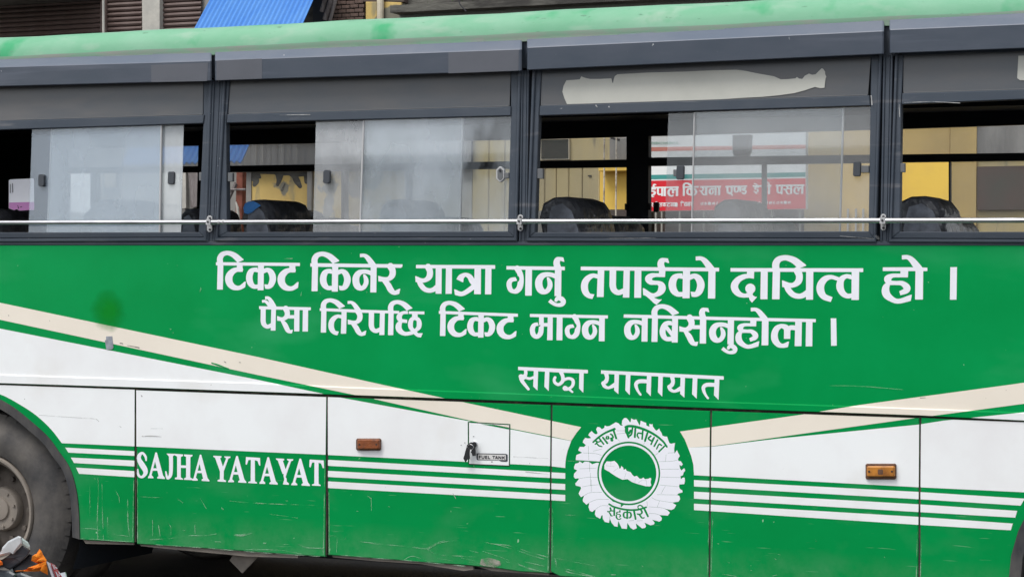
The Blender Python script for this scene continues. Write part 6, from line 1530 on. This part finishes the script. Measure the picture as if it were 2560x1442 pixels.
m = MB(); rt = random.Random(11)
for q in range(46):
    cc = Vector((2.6 + rt.gauss(0, 1.1), -21 + rt.gauss(0, 0.9), 3.3 + rt.gauss(0, 0.9)))
    for w in range(75):
        p = cc + Vector((rt.gauss(0, .28), rt.gauss(0, .28), rt.gauss(0, .24)))
        a_ = Vector((rt.uniform(-1, 1), rt.uniform(-1, 1), rt.uniform(-1, 1))).normalized() * 0.09
        b_ = a_.cross(Vector((rt.uniform(-1, 1), rt.uniform(-1, 1), rt.uniform(-1, 1)))).normalized() * 0.035
        m.poly([p - a_, p + b_, p + a_, p - b_])
o = m.build("crown", M['leaf'], TR); o["kind"] = "stuff"
# ------------------------------------------------------------------ small things on the bus side
# fuel flap
D2 = panel['D2']
i_ = Ink((1166, 1050, 1280, 1170), 0.7); i_.poly(FUEL); i_.poly(inset(FUEL, 2.0), True)
fg = i_.mesh(SIDE, 0.0016, "flap_gap", M['black'], D2)
m = MB(); m.prism([SIDE.px(u, v, 0.0022) for u, v in inset(FUEL, 1.9)], (0, 0.0015, 0), 0.0008); ff = m.build("fuel_flap", M['white'], D2)
def onflap(poly, mt, nm):
    q = clip_poly(poly, inset(FUEL, 2.6))
    if len(q) >= 3:
        m = MB(); m.poly([SIDE.px(u, v, 0.0034) for u, v in q]); m.build(nm, M[mt], D2)
onflap([(1150, 1044), (1374, 1088.5), (1374, 1092), (1150, 1049)], 'green', "green_line")
onflap([(1172, 1050), (1374, 1089.5), (1374, 1040), (1172, 1040)], 'cream', "cream_band")
onflap([(1165, 1158.5), (1280, 1163), (1280, 1175), (1165, 1175)], 'green', "green_line")
# green sliver between cream and white keeps its taper outside the flap
m = MB(); m.disc(SIDE.px(1186, 1109, 0.010), 0.0125, (0, 0.012, 0), 20); lk = m.build("flap_lock", M['steel'], D2)
m = MB(); m.disc(SIDE.px(1186, 1109, 0.012), 0.006, (0, 0.003, 0), 12); m.build("keyhole", M['print'], D2)
KP = Plane(-0.028)
KY = thing("key_bunch", "bunch of black keys hanging from the fuel flap lock", "keys", tuple(KP.px(1176, 1150)))
def kpr(q, nm, off=0.0, d=0.006, mt='black'):
    m = MB(); m.prism([KP.px(u, v, off) for u, v in q], (0, d, 0), 0.0012); return m.build(nm, M[mt], KY)
kpr([(1171, 1108), (1177, 1105), (1182, 1106), (1186, 1104), (1190, 1107), (1190, 1115), (1186, 1119), (1180, 1122), (1172, 1124), (1166, 1120), (1167, 1112)], "key_head", 0.002)
kpr([(1166, 1117), (1174, 1120), (1173, 1133), (1173.5, 1147), (1168, 1147.5), (1163.5, 1155), (1161.5, 1152), (1158, 1145), (1161, 1138), (1163, 1127)], "key_fob", 0.007)
kpr([(1182, 1118), (1187, 1116), (1188, 1128), (1188.5, 1138), (1181, 1139.5), (1179.5, 1131), (1176, 1130.5), (1180, 1124)], "key", 0.004)
m = MB(); m.tube([KP.px(1168 + 8 * math.cos(a / 8 * math.pi * 2) + 8, 1117 + 7 * math.sin(a / 8 * math.pi * 2), 0.004) for a in range(9)], 0.0012, 6); m.build("key_ring", M['steel'], KY)
m = MB(); m.tube([SIDE.px(1186, 1110, 0.010), KP.px(1184, 1112)], 0.003, 6); m.build("key_blade", M['steel'], KY)
# FUEL TANK label
Q = (1130, 1040, 10.3)
i_ = Ink((1190, 1130, 1272, 1156), 0.6); pq(i_, [(645, 950), (1400, 965), (1432, 990), (1430, 1150), (1400, 1168), (1260, 1160), (1200, 1130), (655, 1125), (635, 1105), (630, 970)], Q)
i_.mesh(SIDE, 0.0036, "label_border", M['handle'], ff)
i_ = Ink((1190, 1130, 1272, 1156), 0.6); pq(i_, [(668, 975), (1385, 990), (1388, 1125), (1280, 1122), (668, 1108)], Q)
i_.mesh(SIDE, 0.0042, "label_plate", M['plate'], ff)
def fuel(k):
    w = 22
    L = lambda *p: ps(k, [(a, b, w) for a, b in p], Q, 'b', 'b')
    L((700, 1012), (700, 1092)); L((700, 1018), (742, 1019)); L((700, 1050), (738, 1051))
    ps(k, [(770, 1012, w), (772, 1065, w), (790, 1085, w), (812, 1082, w), (826, 1062, w), (826, 1012, w)], Q)
    L((862, 1012), (862, 1092)); L((862, 1020), (908, 1021)); L((862, 1052), (904, 1053)); L((862, 1084), (910, 1085))
    L((934, 1014), (934, 1094)); L((934, 1086), (985, 1087))
    L((1040, 1024), (1112, 1026)); L((1076, 1026), (1076, 1096)); L((1118, 1096), (1146, 1020)); L((1146, 1020), (1178, 1098)); L((1130, 1075), (1166, 1076))
    L((1204, 1022), (1204, 1100)); L((1204, 1026), (1262, 1096)); L((1262, 1024), (1262, 1102)); L((1300, 1026), (1300, 1104)); L((1364, 1030), (1304, 1072)); L((1318, 1062), (1368, 1106))
word((1194, 1134, 1268, 1152), fuel, name="fuel_tank_lettering", off=0.0048, mt='print', parent=ff, h=0.4)
for u, v, r in ((1184, 1090.5, 1.6), (1229.5, 1153.6, 1.8), (1153, 1112, 1.2), (1162, 1106, 1.4)):
    i_ = Ink((u - 5, v - 5, u + 5, v + 5), 0.4); i_.stroke([(u - 1, v, r), (u + 1, v, r)]); i_.mesh(SIDE, 0.0046, "mark", M['print'], ff)
# side marker lamps
def lamp(u0, v0, u1, v1, mt, D, bright):
    m = MB(); m.prism([SIDE.px(u, v, 0.012) for u, v in rr(u0, v0, u1, v1, 3)], (0, 0.012, 0), 0.003); b = m.build("marker_lamp", M['lampbase'], D)
    m = MB(); m.prism([SIDE.px(u, v, 0.026) for u, v in rr(u0 + 2.5, v0 + (6 if bright else 2), u1 - 3.5, v1 - (6 if bright else 3), 3)], (0, 0.015, 0), 0.005); m.build("lamp_lens", M[mt], b)
    for x in (u0 + 9, u1 - 10):
        m = MB(); m.disc(SIDE.px(x, (v0 + v1) / 2, 0.028), 0.0045, (0, 0.004, 0), 8); m.build("screw", M['print'], b)
    if bright:
        m = MB(); m.prism([SIDE.px(u, v, 0.0275) for u, v in rr(u0 + 31, v0 + 14, u0 + 44, v1 - 12, 2)], (0, 0.002, 0), 0.0005); m.build("bulb_window", M['lampbase'], b)
lamp(889.5, 1095.5, 950.5, 1125.5, 'amber', panel['D2'], False)
lamp(2163.5, 1158.5, 2239.5, 1197.5, 'amber2', panel['D4'], True)
# paint mark, tape
sp = bpy.data.materials.new("green_overspray"); sp.use_nodes = True
nt = sp.node_tree; p = nt.nodes["Principled BSDF"]; p.inputs["Base Color"].default_value = (0.003, 0.275, 0.014, 1); p.inputs["Roughness"].default_value = 0.6; p.inputs["Specular IOR Level"].default_value = 0.1
c0 = SIDE.px(272, 776)
tc = nt.nodes.new("ShaderNodeTexCoord"); vm = nt.nodes.new("ShaderNodeVectorMath"); vm.operation = 'SUBTRACT'; vm.inputs[1].default_value = c0
nz = nt.nodes.new("ShaderNodeTexNoise"); nz.inputs["Scale"].default_value = 14
ln = nt.nodes.new("ShaderNodeVectorMath"); ln.operation = 'LENGTH'
ad = nt.nodes.new("ShaderNodeMath"); ad.operation = 'MULTIPLY_ADD'; ad.inputs[1].default_value = 0.07
mr = nt.nodes.new("ShaderNodeMapRange"); mr.inputs["From Min"].default_value = 0.15; mr.inputs["From Max"].default_value = 0.06; mr.inputs["To Min"].default_value = 0; mr.inputs["To Max"].default_value = 0.62
nt.links.new(tc.outputs["Object"], vm.inputs[0]); nt.links.new(vm.outputs[0], ln.inputs[0]); nt.links.new(tc.outputs["Object"], nz.inputs[0])
nt.links.new(nz.outputs[0], ad.inputs[0]); nt.links.new(ln.outputs["Value"], ad.inputs[2]); nt.links.new(ad.outputs[0], mr.inputs["Value"]); nt.links.new(mr.outputs[0], p.inputs["Alpha"])
m = MB(); m.poly([SIDE.px(u, v, 0.0016) for u, v in [(215, 710), (330, 712), (335, 830), (300, 850), (215, 830)]]); m.build("overspray", sp, side)
m = MB(); m.prism([SIDE.px(u, v, 0.003) for u, v in [(265, 840.5), (280, 840), (283.5, 868), (280, 873), (266, 874), (262, 851), (265, 849)]], (0, 0.002, 0)); m.build("tape", M['tape'], side)
# scratches and scuffs, traced
def scr(lines, mt, parent, nm="scratch", off=0.0020, pl=SIDE):
    xs_ = [p[0] for l in lines for p in l]; ys_ = [p[1] for l in lines for p in l]
    k = Ink((min(xs_) - 4, min(ys_) - 4, max(xs_) + 4, max(ys_) + 4), 0.8)
    for l in lines: k.stroke(l)
    o = k.mesh(pl, off, nm, M[mt], parent); o["kind"] = "stuff"; return o
Z4 = lambda a, b, w=1.4: (a / 2.977, 960 + b / 2.977, w)
Z5 = lambda a, b, w=1.4: (850 + a / 2.977, 960 + b / 2.977, w)
scr([[Z4(668, 760), Z4(668, 980, 1)], [Z4(640, 908, 2.5), Z4(675, 910, 1.6)], [Z4(728, 690, 1.2), Z4(732, 800, 1.6), Z4(724, 1000, 2.2), Z4(728, 1150, 2)], [Z4(758, 690, 1.2), Z4(762, 940, 1.4), Z4(770, 1160, 2)], [Z4(800, 990), Z4(806, 1140)],
     [Z4(950, 860, 2), Z4(952, 1020, 2.4), Z4(965, 1130, 1.4)], [Z4(610, 1070, 1.6), Z4(720, 1078, 2), Z4(850, 1115, 1.4), Z4(960, 1130, 1)], [Z4(700, 700, 2.5), Z4(712, 705, 1)], [Z4(845, 770, 1.2), Z4(882, 830, 2), Z4(890, 880, 1)], [Z4(590, 1148, 2.4), Z4(700, 1152, 2), Z4(860, 1165, 1.8), Z4(985, 1170, 2)]], 'scratch', panel['D0'])
scr([[Z4(1030, 834, 2), Z4(1120, 840, 1.6), Z4(1210, 842, 1.2)], [Z4(1710, 866, 1.2), Z4(1800, 876, 2), Z4(2000, 888, 2.2), Z4(2200, 895, 2.2), Z4(2365, 900, 1.6)], [Z4(2128, 866, 2), Z4(2142, 867, 2)], [Z4(1650, 920, 3), Z4(1662, 930, 2)],
     [Z4(1090, 1155, 2.2), Z4(1250, 1148, 1.6), Z4(1400, 1125, 1.6), Z4(1520, 1125, 2.6), Z4(1610, 1112, 1.2)], [Z4(1705, 1105, 1.4), Z4(1740, 1118, 4), Z4(1800, 1122, 5), Z4(1850, 1112, 3), Z4(1880, 1105, 1)], [Z4(1135, 1010), Z4(1136, 1130, 1)], [Z4(1180, 1050, 2), Z4(1192, 1130, 1)], [Z4(1450, 1045), Z4(1452, 1110)],
     [Z4(2220, 1190, 1), Z4(2290, 1215, 2), Z4(2400, 1220, 2), Z4(2405, 1240, 2)], [Z4(1800, 1232, 1.6), Z4(1900, 1228, 2), Z4(2100, 1235, 1.4), Z4(2250, 1262, 1.6)], [Z4(1240, 1020, 1), Z4(1270, 1060, 1.6), Z4(1272, 1120, 1)], [Z4(1160, 1192, 1.5), Z4(1500, 1215, 2), Z4(1900, 1248, 2.2), Z4(2380, 1280, 2)],
     [Z4(2010, 965, .8), Z4(2220, 995, .8)], [Z4(1340, 1080, 1), Z4(1375, 1088, 2.5)], [Z4(1600, 1170, 1.5), Z4(1640, 1172, 2)], [Z4(1960, 1180, 2), Z4(1980, 1182, 2)], [Z4(2110, 1190, 1.5), Z4(2150, 1193, 1.5)], [Z4(1320, 850, 1), Z4(1360, 880, 1.6)], [Z4(1490, 845, 1), Z4(1535, 925, 1)]], 'scratch', panel['D1'])
scr([[Z4(1058, 386, 2.4), Z4(1130, 384, 2.6), Z4(1200, 390, 2)], [Z4(1050, 82, 1.5), Z4(1056, 90, 3)], [Z4(1120, 330, .8), Z4(1210, 330, .8)]], 'greyline', panel['D1'], off=0.0024)
scr([[Z4(290, 229, .8), Z4(500, 243, 1), Z4(690, 255, 1.1), Z4(720, 262, 1.2), Z4(737, 278, 1)], [Z4(890, 312, 1), Z4(902, 320, 1.2)], [Z4(182, 108, 1.5), Z4(184, 112, 1.5)]], 'greyline', panel['D0'], off=0.0024)
scr([[Z5(105, 1165, 1.2), Z5(330, 1190, 1.6), Z5(520, 1208, 1.6), Z5(650, 1222, 3), Z5(740, 1180, 1.4), Z5(880, 1157, .8)], [Z5(650, 1226, 3), Z5(720, 1265, 2.4), Z5(860, 1275, 1.8), Z5(1010, 1285, 1.4)], [Z5(640, 1225, 2), Z5(720, 1180, 1.2), Z5(780, 1162, .8)],
     [Z5(1012, 1155, 1), Z5(1130, 1185, 1.6), Z5(1260, 1200, 2), Z5(1400, 1245, 1.6), Z5(1545, 1285, 2.4)], [Z5(1150, 1188, 1), Z5(1290, 1225, 1.6), Z5(1420, 1270, 1.4), Z5(1520, 1300, 1.2)], [Z5(965, 1235, 1.4), Z5(1030, 1252, 1)], [Z5(730, 1295, 2), Z5(840, 1312, 1.2)], [Z5(1060, 1240, 1), Z5(1180, 1280, 1.6), Z5(1260, 1310, 1)],
     [Z5(470, 1310, 1.2), Z5(540, 1278, 1.4), Z5(670, 1322, 1.2)], [Z5(0, 1270, 2), Z5(120, 1280, 2.2), Z5(240, 1292, 2), Z5(520, 1312, 1.6), Z5(700, 1330, 2), Z5(930, 1352, 2.4)], [Z5(232, 845, 1), Z5(234, 940, 1.2)], [Z5(205, 830, .8), Z5(232, 850, 1.2)], [Z5(1330, 1340, 3), Z5(1420, 1372, 4), Z5(1540, 1400, 2)], [Z5(1380, 1320, 1.5), Z5(1520, 1352, 1.5)],
     [Z4(2445, 1128, 1), Z4(2505, 1135, 1.2), Z4(2503, 1250, 1)], [Z5(1240, 1320, 1.2), Z5(1330, 1330, 1.2)], [Z5(900, 1290, 1.2), Z5(1000, 1312, 1.2)], [Z5(960, 1320, 1), Z5(1060, 1335, 1.4)], [Z5(725, 886, 1), Z5(745, 888, 1)], [Z5(125, 943, 1.4), Z5(135, 944, 1)], [Z5(360, 908, 1), Z5(372, 912, 1)], [Z5(36, 1150, 2), Z5(44, 1146, 2)]], 'scratch', panel['D2'])
k = Ink((1185, 1385, 1262, 1420), 0.8); k.poly([Z5(1050, 1300)[:2], Z5(1100, 1288)[:2], Z5(1150, 1300)[:2], Z5(1190, 1315)[:2], Z5(1200, 1345)[:2], Z5(1150, 1362)[:2], Z5(1070, 1350)[:2], Z5(1040, 1340)[:2]]); o = k.mesh(SIDE, 0.0022, "bare_patch", M['bare'], panel['D2'])
scr([[Z5(1290, 538, 1.4), Z5(1400, 543, 1), Z5(1550, 552, 1.4)], [Z5(1380, 650, 1.4), Z5(1470, 660, 2), Z5(1550, 668, 1.2)], [Z5(840, 812, 1.2), Z5(862, 850, 1)], [Z5(1410, 585, 1.4), Z5(1412, 590, 1.4)], [Z5(338, 765, 1.4), Z5(340, 768, 1.4)]], 'greyline', panel['D2'], off=0.0024)
scr([[Z5(1600, 1295, 3), Z5(1620, 1360, 4), Z5(1680, 1390, 3), Z5(1760, 1410, 2), Z5(1880, 1430, 2)], [Z5(1590, 1290, 1.4), Z5(1740, 1320, 1.2), Z5(1900, 1350, 1)], [Z5(1680, 972, 1.2), Z5(1775, 974, 1)], [Z5(1580, 565, .9), Z5(1700, 570, .9), Z5(1930, 575, .9)], [Z5(2020, 1416, 2.5), Z5(2050, 1416, 2)], [Z5(2248, 1352, 2.4), Z5(2254, 1354, 2)], [Z5(1600, 1350, 1.5), Z5(1900, 1432, 1.5)]], 'scratch', panel['D3'])
Z6 = lambda a, b, w=1.4: (1700 + a / 2.977, 960 + b / 2.977, w)
scr([[Z6(355, 1322, 1.5), Z6(368, 1330, 1.2)], [Z6(280, 1185, 1.2), Z6(290, 1186, 1)], [Z6(730, 1262, 1.4), Z6(745, 1266, 2)], [Z6(705, 1296, 1.4), Z6(716, 1304, 1)], [Z6(690, 1425, 1.4), Z6(720, 1418, 1.4)], [Z6(1010, 1165, 1.4), Z6(1018, 1166, 1.4)], [Z6(320, 1412, 1), Z6(420, 1428, 1.4)], [Z6(525, 1382, 1.2), Z6(535, 1384, 1)]], 'scratch', panel['D4'])
scr([[Z6(1120, 10, 1), Z6(1350, 15, 1.2), Z6(1660, 40, .9)], [(500, 729, 2.6), (502.5, 719, 1.6)], [(425, 822, 2), (428, 823, 1.6)], [(432, 831, 1.4), (434, 832, 1)], [(457, 848, 1.6), (460, 848.5, 1)], [(443, 663, 1.3), (443.5, 664, 1.3)], [(695, 646.5, .8), (715, 646.5, 1.8), (731, 646.3, 2.4)], [(752, 739, 1.4), (754, 730, 1.6)], [(800, 732, 1.6), (801.5, 734, 1.4)], [(882, 725.5, 1.4), (884, 726.5, 1.4)], [(916.5, 728, 1.4), (917.5, 733, 1)], [(1254, 662, 1.6), (1255, 663, 1.6)], [(1415, 694, 1.3), (1416, 695, 1.3)], [(1953, 661, 1.4), (1956, 662, 1)], [(1896.5, 714, 1.6), (1897.5, 715, 1.6)]], 'scratch', side, off=0.0022)
scr([[(300, 857.5, 1.8), (307, 858.5, 1.4)], [(318, 863, .8), (335, 866, 1.2), (348, 869, 1.8)], [(530, 906, 1.2), (531, 910, 1)], [(2300, 994, 1.2), (2314, 993.5, .8)], [(21, 788, 1.4), (22, 789, 1.4)], [(124, 801, 1.2), (124.5, 802, 1.2)], [(560, 903, 1), (565, 906, 1.4)], [(598, 905, 1), (602, 906, 1)]], 'print', side, off=0.0024)
scr([[(529, 907, 2.4), (545, 912, 4), (562, 918, 2.5), (572, 921, 1.5)]], 'green', side, off=0.0026)
# worn paint along the door edges
for (ua, va, ub, vb, pn) in ((334.5, 1200, 331.5, 1350, 'D0'), (343, 1130, 344, 1355, 'D1'), (812.5, 1150, 808.5, 1385, 'D1'), (822, 1230, 823, 1384, 'D2'), (1373.5, 1270, 1370, 1425, 'D2'), (1382, 1270, 1380, 1400, 'D3'), (1772.5, 1290, 1769, 1440, 'D3'), (1782, 1290, 1777.5, 1440, 'D4'), (2293.5, 1330, 2291, 1440, 'D4'), (2304, 1330, 2301, 1440, 'D5')):
    scr([[(ua, va, 1.3), ((ua + ub) / 2, (va + vb) / 2, 1.6), (ub, vb, 2.4)]], 'scratch', panel[pn])
# small chips on the valance
for (u, v, w, l) in ((710, 141, 4, 3), (514, 175, 1.6, 3), (1037, 170, 2, 1), (1328, 148, 1.2, 9), (2019, 134, 2.4, 4), (2159, 96, 1.6, 7), (2192, 105, 2, 8), (2474, 113, 5, 3), (2476, 98, 1.5, 3), (1679, 110, 1.4, 2), (2413, 96, 1, 14)):
    kk = Ink((u - 12, v - 14, u + 12, v + 16), 0.6); kk.stroke([(u, v - l / 2, w), (u + 0.6, v + l / 2, w * 0.7)]); kk.mesh(TILT, 0.060, "chip", M['plate'], B)

# ------------------------------------------------------------------ motorcycle in front, mostly out of frame
BK = Plane(-4.35)
P0 = BK.px(60, 1385)
MOTO = thing("motorcycle", "parked motorcycle with grey topped black headlamp cowl and orange cloth", "motorcycle", (P0.x - 0.45, P0.y, 0.0))
M['bikeblk'] = mat("black_moulding", (0.020, 0.022, 0.028), 0.35, 0.5, col2=(0.035, 0.038, 0.045), vscale=9)
M['bikegrey'] = mat("dusty_grey_plastic", (0.36, 0.38, 0.39), 0.5, 0.4, col2=(0.50, 0.52, 0.53), vscale=12, bump=0.05)
M['bikegreen'] = mat("pale_sage_plastic", (0.33, 0.40, 0.38), 0.4, 0.4, var=0.15, vscale=20)
M['bikeslate'] = mat("slate_plastic", (0.075, 0.09, 0.105), 0.4, 0.5, var=0.3, vscale=15)
M['orange'] = mat("orange_cloth", (0.80, 0.24, 0.02), 0.75, 0.2, col2=(0.62, 0.10, 0.012), vscale=16, bump=0.5, bscale=40)
M['redplate'] = mat("red_plate", (0.40, 0.02, 0.03), 0.5, 0.3, col2=(0.50, 0.07, 0.09), vscale=40)
M['platew'] = mat("white_plate_print", (0.75, 0.70, 0.74), 0.5, 0.3, var=0.1, vscale=60)
W = lambda u, v, off=0.0: BK.px(u, v, off)
VD = Vector((ray(50, 1400).x, ray(50, 1400).y, ray(50, 1400).z)).normalized()
def bpr(q, off, d, mt, nm, bev=0.003): m = MB(); m.prism([W(u, v, off) for u, v in q], VD * d, bev); return m.build(nm, M[mt], MOTO)
# cowl: faceted pod. front faces traced, pod 16 cm wide
m = MB(); A_ = [W(u, v) for u, v in [(-60, 1392), (5, 1402), (31, 1379), (38, 1381), (56, 1363), (76, 1374), (70, 1385), (50, 1406), (25, 1424), (8, 1412), (-60, 1440)]]
m.prism(A_, VD * 0.15, 0.004); m.build("headlamp_cowl", M['bikeblk'], MOTO)
bpr([(5, 1398), (24, 1385), (33, 1379.5), (38, 1381), (55, 1362), (75, 1374), (70, 1386), (50, 1404), (38, 1396), (30, 1392)], 0.004, 0.01, 'bikeblk', "cowl_face", 0.002)
m = MB(); T_ = [(-60, 1390), (0, 1388), (6, 1367), (20, 1352), (46, 1338.5), (53, 1341), (55, 1358), (37, 1381), (31, 1379), (26, 1383), (5, 1388), (-10, 1394)]
m.prism([W(u, v, 0.012) for u, v in T_], VD * 0.12, 0.005); m.build("cowl_visor", M['bikegrey'], MOTO)
m = MB(); m.prism([W(u, v, 0.008) for u, v in [(54, 1342), (60, 1347), (70, 1354), (75, 1364), (75, 1374), (66, 1368), (56, 1361), (53, 1350)]], VD * 0.10, 0.004); m.build("visor_tip", M['bikegreen'], MOTO)
m = MB(); m.prism([W(u, v, -0.01) for u, v in [(30, 1418), (52, 1404), (73, 1384), (80, 1386), (90, 1412), (84, 1425), (60, 1430), (36, 1432)]], VD * 0.13, 0.006); m.build("headlamp_shell", M['bikeblk'], MOTO)
bpr([(-60, 1420), (0, 1424), (24, 1426), (38, 1434), (30, 1470), (-60, 1480)], 0.02, 0.10, 'bikeslate', "tank_shroud", 0.006)
bpr([(40, 1433), (52, 1430), (90, 1445), (110, 1470), (30, 1470)], 0.0, 0.10, 'bikeslate', "fender_cowl", 0.006)
# below the frame: fork, wheels, tank, seat
c = W(95, 1440); fx = c.x + 0.16; y_ = P0.y + 0.08
m = MB(); 
for dy in (-0.09, 0.09): m.tube([(c.x - 0.06, y_ + dy, c.z - 0.02), (fx, y_ + dy, 0.30)], 0.02, 10)
m.build("fork", M['steel'], MOTO)
def bwheel(x):
    m = MB(); m.lathe([(0.21, -0.04), (0.27, -0.05), (0.30, -0.03), (0.305, 0), (0.30, 0.03), (0.27, 0.05), (0.21, 0.04), (0.21, -0.04)], (x, y_, 0.305), 40)
    o = m.build("wheel", M['tyre'], MOTO, auto=40)
    m = MB()
    for k in range(6):
        a = k * math.pi / 3; m.tube([(x + 0.03 * math.cos(a), y_, 0.305 + 0.03 * math.sin(a)), (x + 0.215 * math.cos(a), y_, 0.305 + 0.215 * math.sin(a))], 0.014, 6)
    m.lathe([(0.0, -0.05), (0.05, -0.05), (0.05, 0.05), (0.0, 0.05)], (x, y_, 0.305), 20); m.build("spoke_wheel", M['bikeblk'], o)
bwheel(fx); bwheel(fx - 1.28)
m = MB(); rings = []
for (dx, dz, w, h) in ((-0.20, 0.0, 0.06, 0.05), (-0.28, 0.02, 0.13, 0.12), (-0.42, 0.02, 0.15, 0.14), (-0.58, -0.03, 0.10, 0.09), (-0.64, -0.05, 0.06, 0.05)):
    rings.append([(c.x + dx, y_ + w * math.cos(a * math.pi / 6), c.z - 0.10 + dz + h * math.sin(a * math.pi / 6)) for a in range(12)])
m.loft(rings); m.build("fuel_tank", M['bikeblk'], MOTO, smooth=True)
m = MB(); rings = []
for (dx, dz, w, h) in ((-0.60, -0.13, 0.08, 0.03), (-0.70, -0.13, 0.12, 0.045), (-1.05, -0.09, 0.13, 0.045), (-1.32, -0.05, 0.09, 0.03)):
    rings.append([(c.x + dx, y_ + w * math.cos(a * math.pi / 6), c.z + dz + h * math.sin(a * math.pi / 6)) for a in range(12)])
m.loft(rings); m.build("saddle", M['seat'], MOTO, smooth=True)
m = MB(); m.box((c.x - 0.55, y_ - 0.11, 0.28), (c.x - 0.20, y_ + 0.11, 0.62)); m.build("engine", M['bikegrey'], MOTO)
m = MB(); m.tube([(c.x - 0.75, y_ - 0.14, 0.36), (c.x - 1.35, y_ - 0.15, 0.45)], [0.03, 0.045], 12); m.build("exhaust", M['steel'], MOTO)
m = MB(); m.tube([(c.x - 0.20, y_, c.z - 0.15), (c.x - 0.9, y_, c.z - 0.30), (fx - 1.28, y_, 0.32)], 0.02, 8); m.tube([(c.x - 0.15, y_, c.z - 0.2), (c.x - 0.3, y_, 0.3), (c.x - 0.6, y_, 0.3)], 0.02, 8); m.build("frame_tube", M['bikeblk'], MOTO)
m = MB(); m.tube([(c.x - 0.40, y_ - 0.34, c.z - 0.06), (c.x - 0.25, y_ - 0.1, c.z - 0.09), (c.x - 0.25, y_ + 0.1, c.z - 0.09), (c.x - 0.40, y_ + 0.34, c.z - 0.06)], 0.012, 8); m.build("handlebar", M['bikeblk'], MOTO)
# plate standing edge-on at the nose
m = MB(); e0, e1, e2, e3 = W(116, 1401.5, 0.05), W(134, 1412, -0.02), W(157, 1450, -0.02), W(134, 1455, 0.05)
m.prism([e0, e1, e2, e3], (0.0, 0.003, -0.002)); pl_ = m.build("number_plate", M['platew'], MOTO)
m = MB(); n_ = (e1 - e0).cross(e3 - e0).normalized()
if n_.dot(CAM - e0) < 0: n_ = -n_
def bl(s, t): return e0.lerp(e1, s).lerp(e3.lerp(e2, s), t)
m.poly([bl(0.22, 0.06) + n_ * 0.005, bl(0.92, 0.06) + n_ * 0.005, bl(0.92, 0.98) + n_ * 0.005, bl(0.22, 0.98) + n_ * 0.005]); m.build("plate_field", M['redplate'], pl_)
m = MB()
for (s0, t0, s1, t1) in ((0.30, 0.16, 0.42, 0.40), (0.50, 0.12, 0.60, 0.30), (0.62, 0.22, 0.85, 0.32), (0.34, 0.52, 0.48, 0.80), (0.55, 0.45, 0.66, 0.76), (0.72, 0.48, 0.86, 0.66)):
    m.poly([bl(s0, t0) + n_ * 0.0065, bl(s1, t0) + n_ * 0.0065, bl(s1, t1) + n_ * 0.0065, bl(s0, t1) + n_ * 0.0065])
m.build("plate_lettering", M['platew'], pl_)
# knotted orange cloth, a separate thing tied round the cowl
def cloth(q, off, d, n):
    m = MB(); pts = [W(u, v, off) for u, v in q]; cc = sum(pts, Vector()) / len(pts)
    mid = [p.lerp(cc, 0.45) + Vector((0, -0.012 - 0.008 * ((k * 7) % 3), 0)) for k, p in enumerate(pts)]
    bk = [p + VD * d for p in pts]
    m.loft([bk, pts, mid], caps=True); return m
SC = thing("orange_scarf", "orange cloth knotted around the motorcycle headlamp cowl", "cloth", tuple(W(100, 1400)))
cloth([(99, 1371), (104, 1377), (108, 1386), (113, 1394), (117, 1400), (112, 1405), (104, 1404), (96, 1408), (90, 1402), (88, 1392), (86.5, 1385), (94, 1382), (97, 1377)], 0.03, 0.03, 1).build("knot", M['orange'], SC)
cloth([(116, 1402), (116, 1410), (108, 1419), (98, 1427), (86, 1428), (70, 1426), (55, 1428), (40, 1428), (38, 1426), (60, 1424), (75, 1420), (88, 1412), (100, 1406)], 0.035, 0.02, 1).build("tail", M['orange'], SC)
cloth([(108, 1412), (116, 1408), (119, 1422), (120, 1436), (112, 1428)], 0.03, 0.02, 1).build("tail", M['orange'], SC)
cloth([(-20, 1395), (0, 1399), (6, 1404), (7, 1411), (0, 1414), (-20, 1412)], 0.03, 0.03, 1).build("tail", M['orange'], SC)
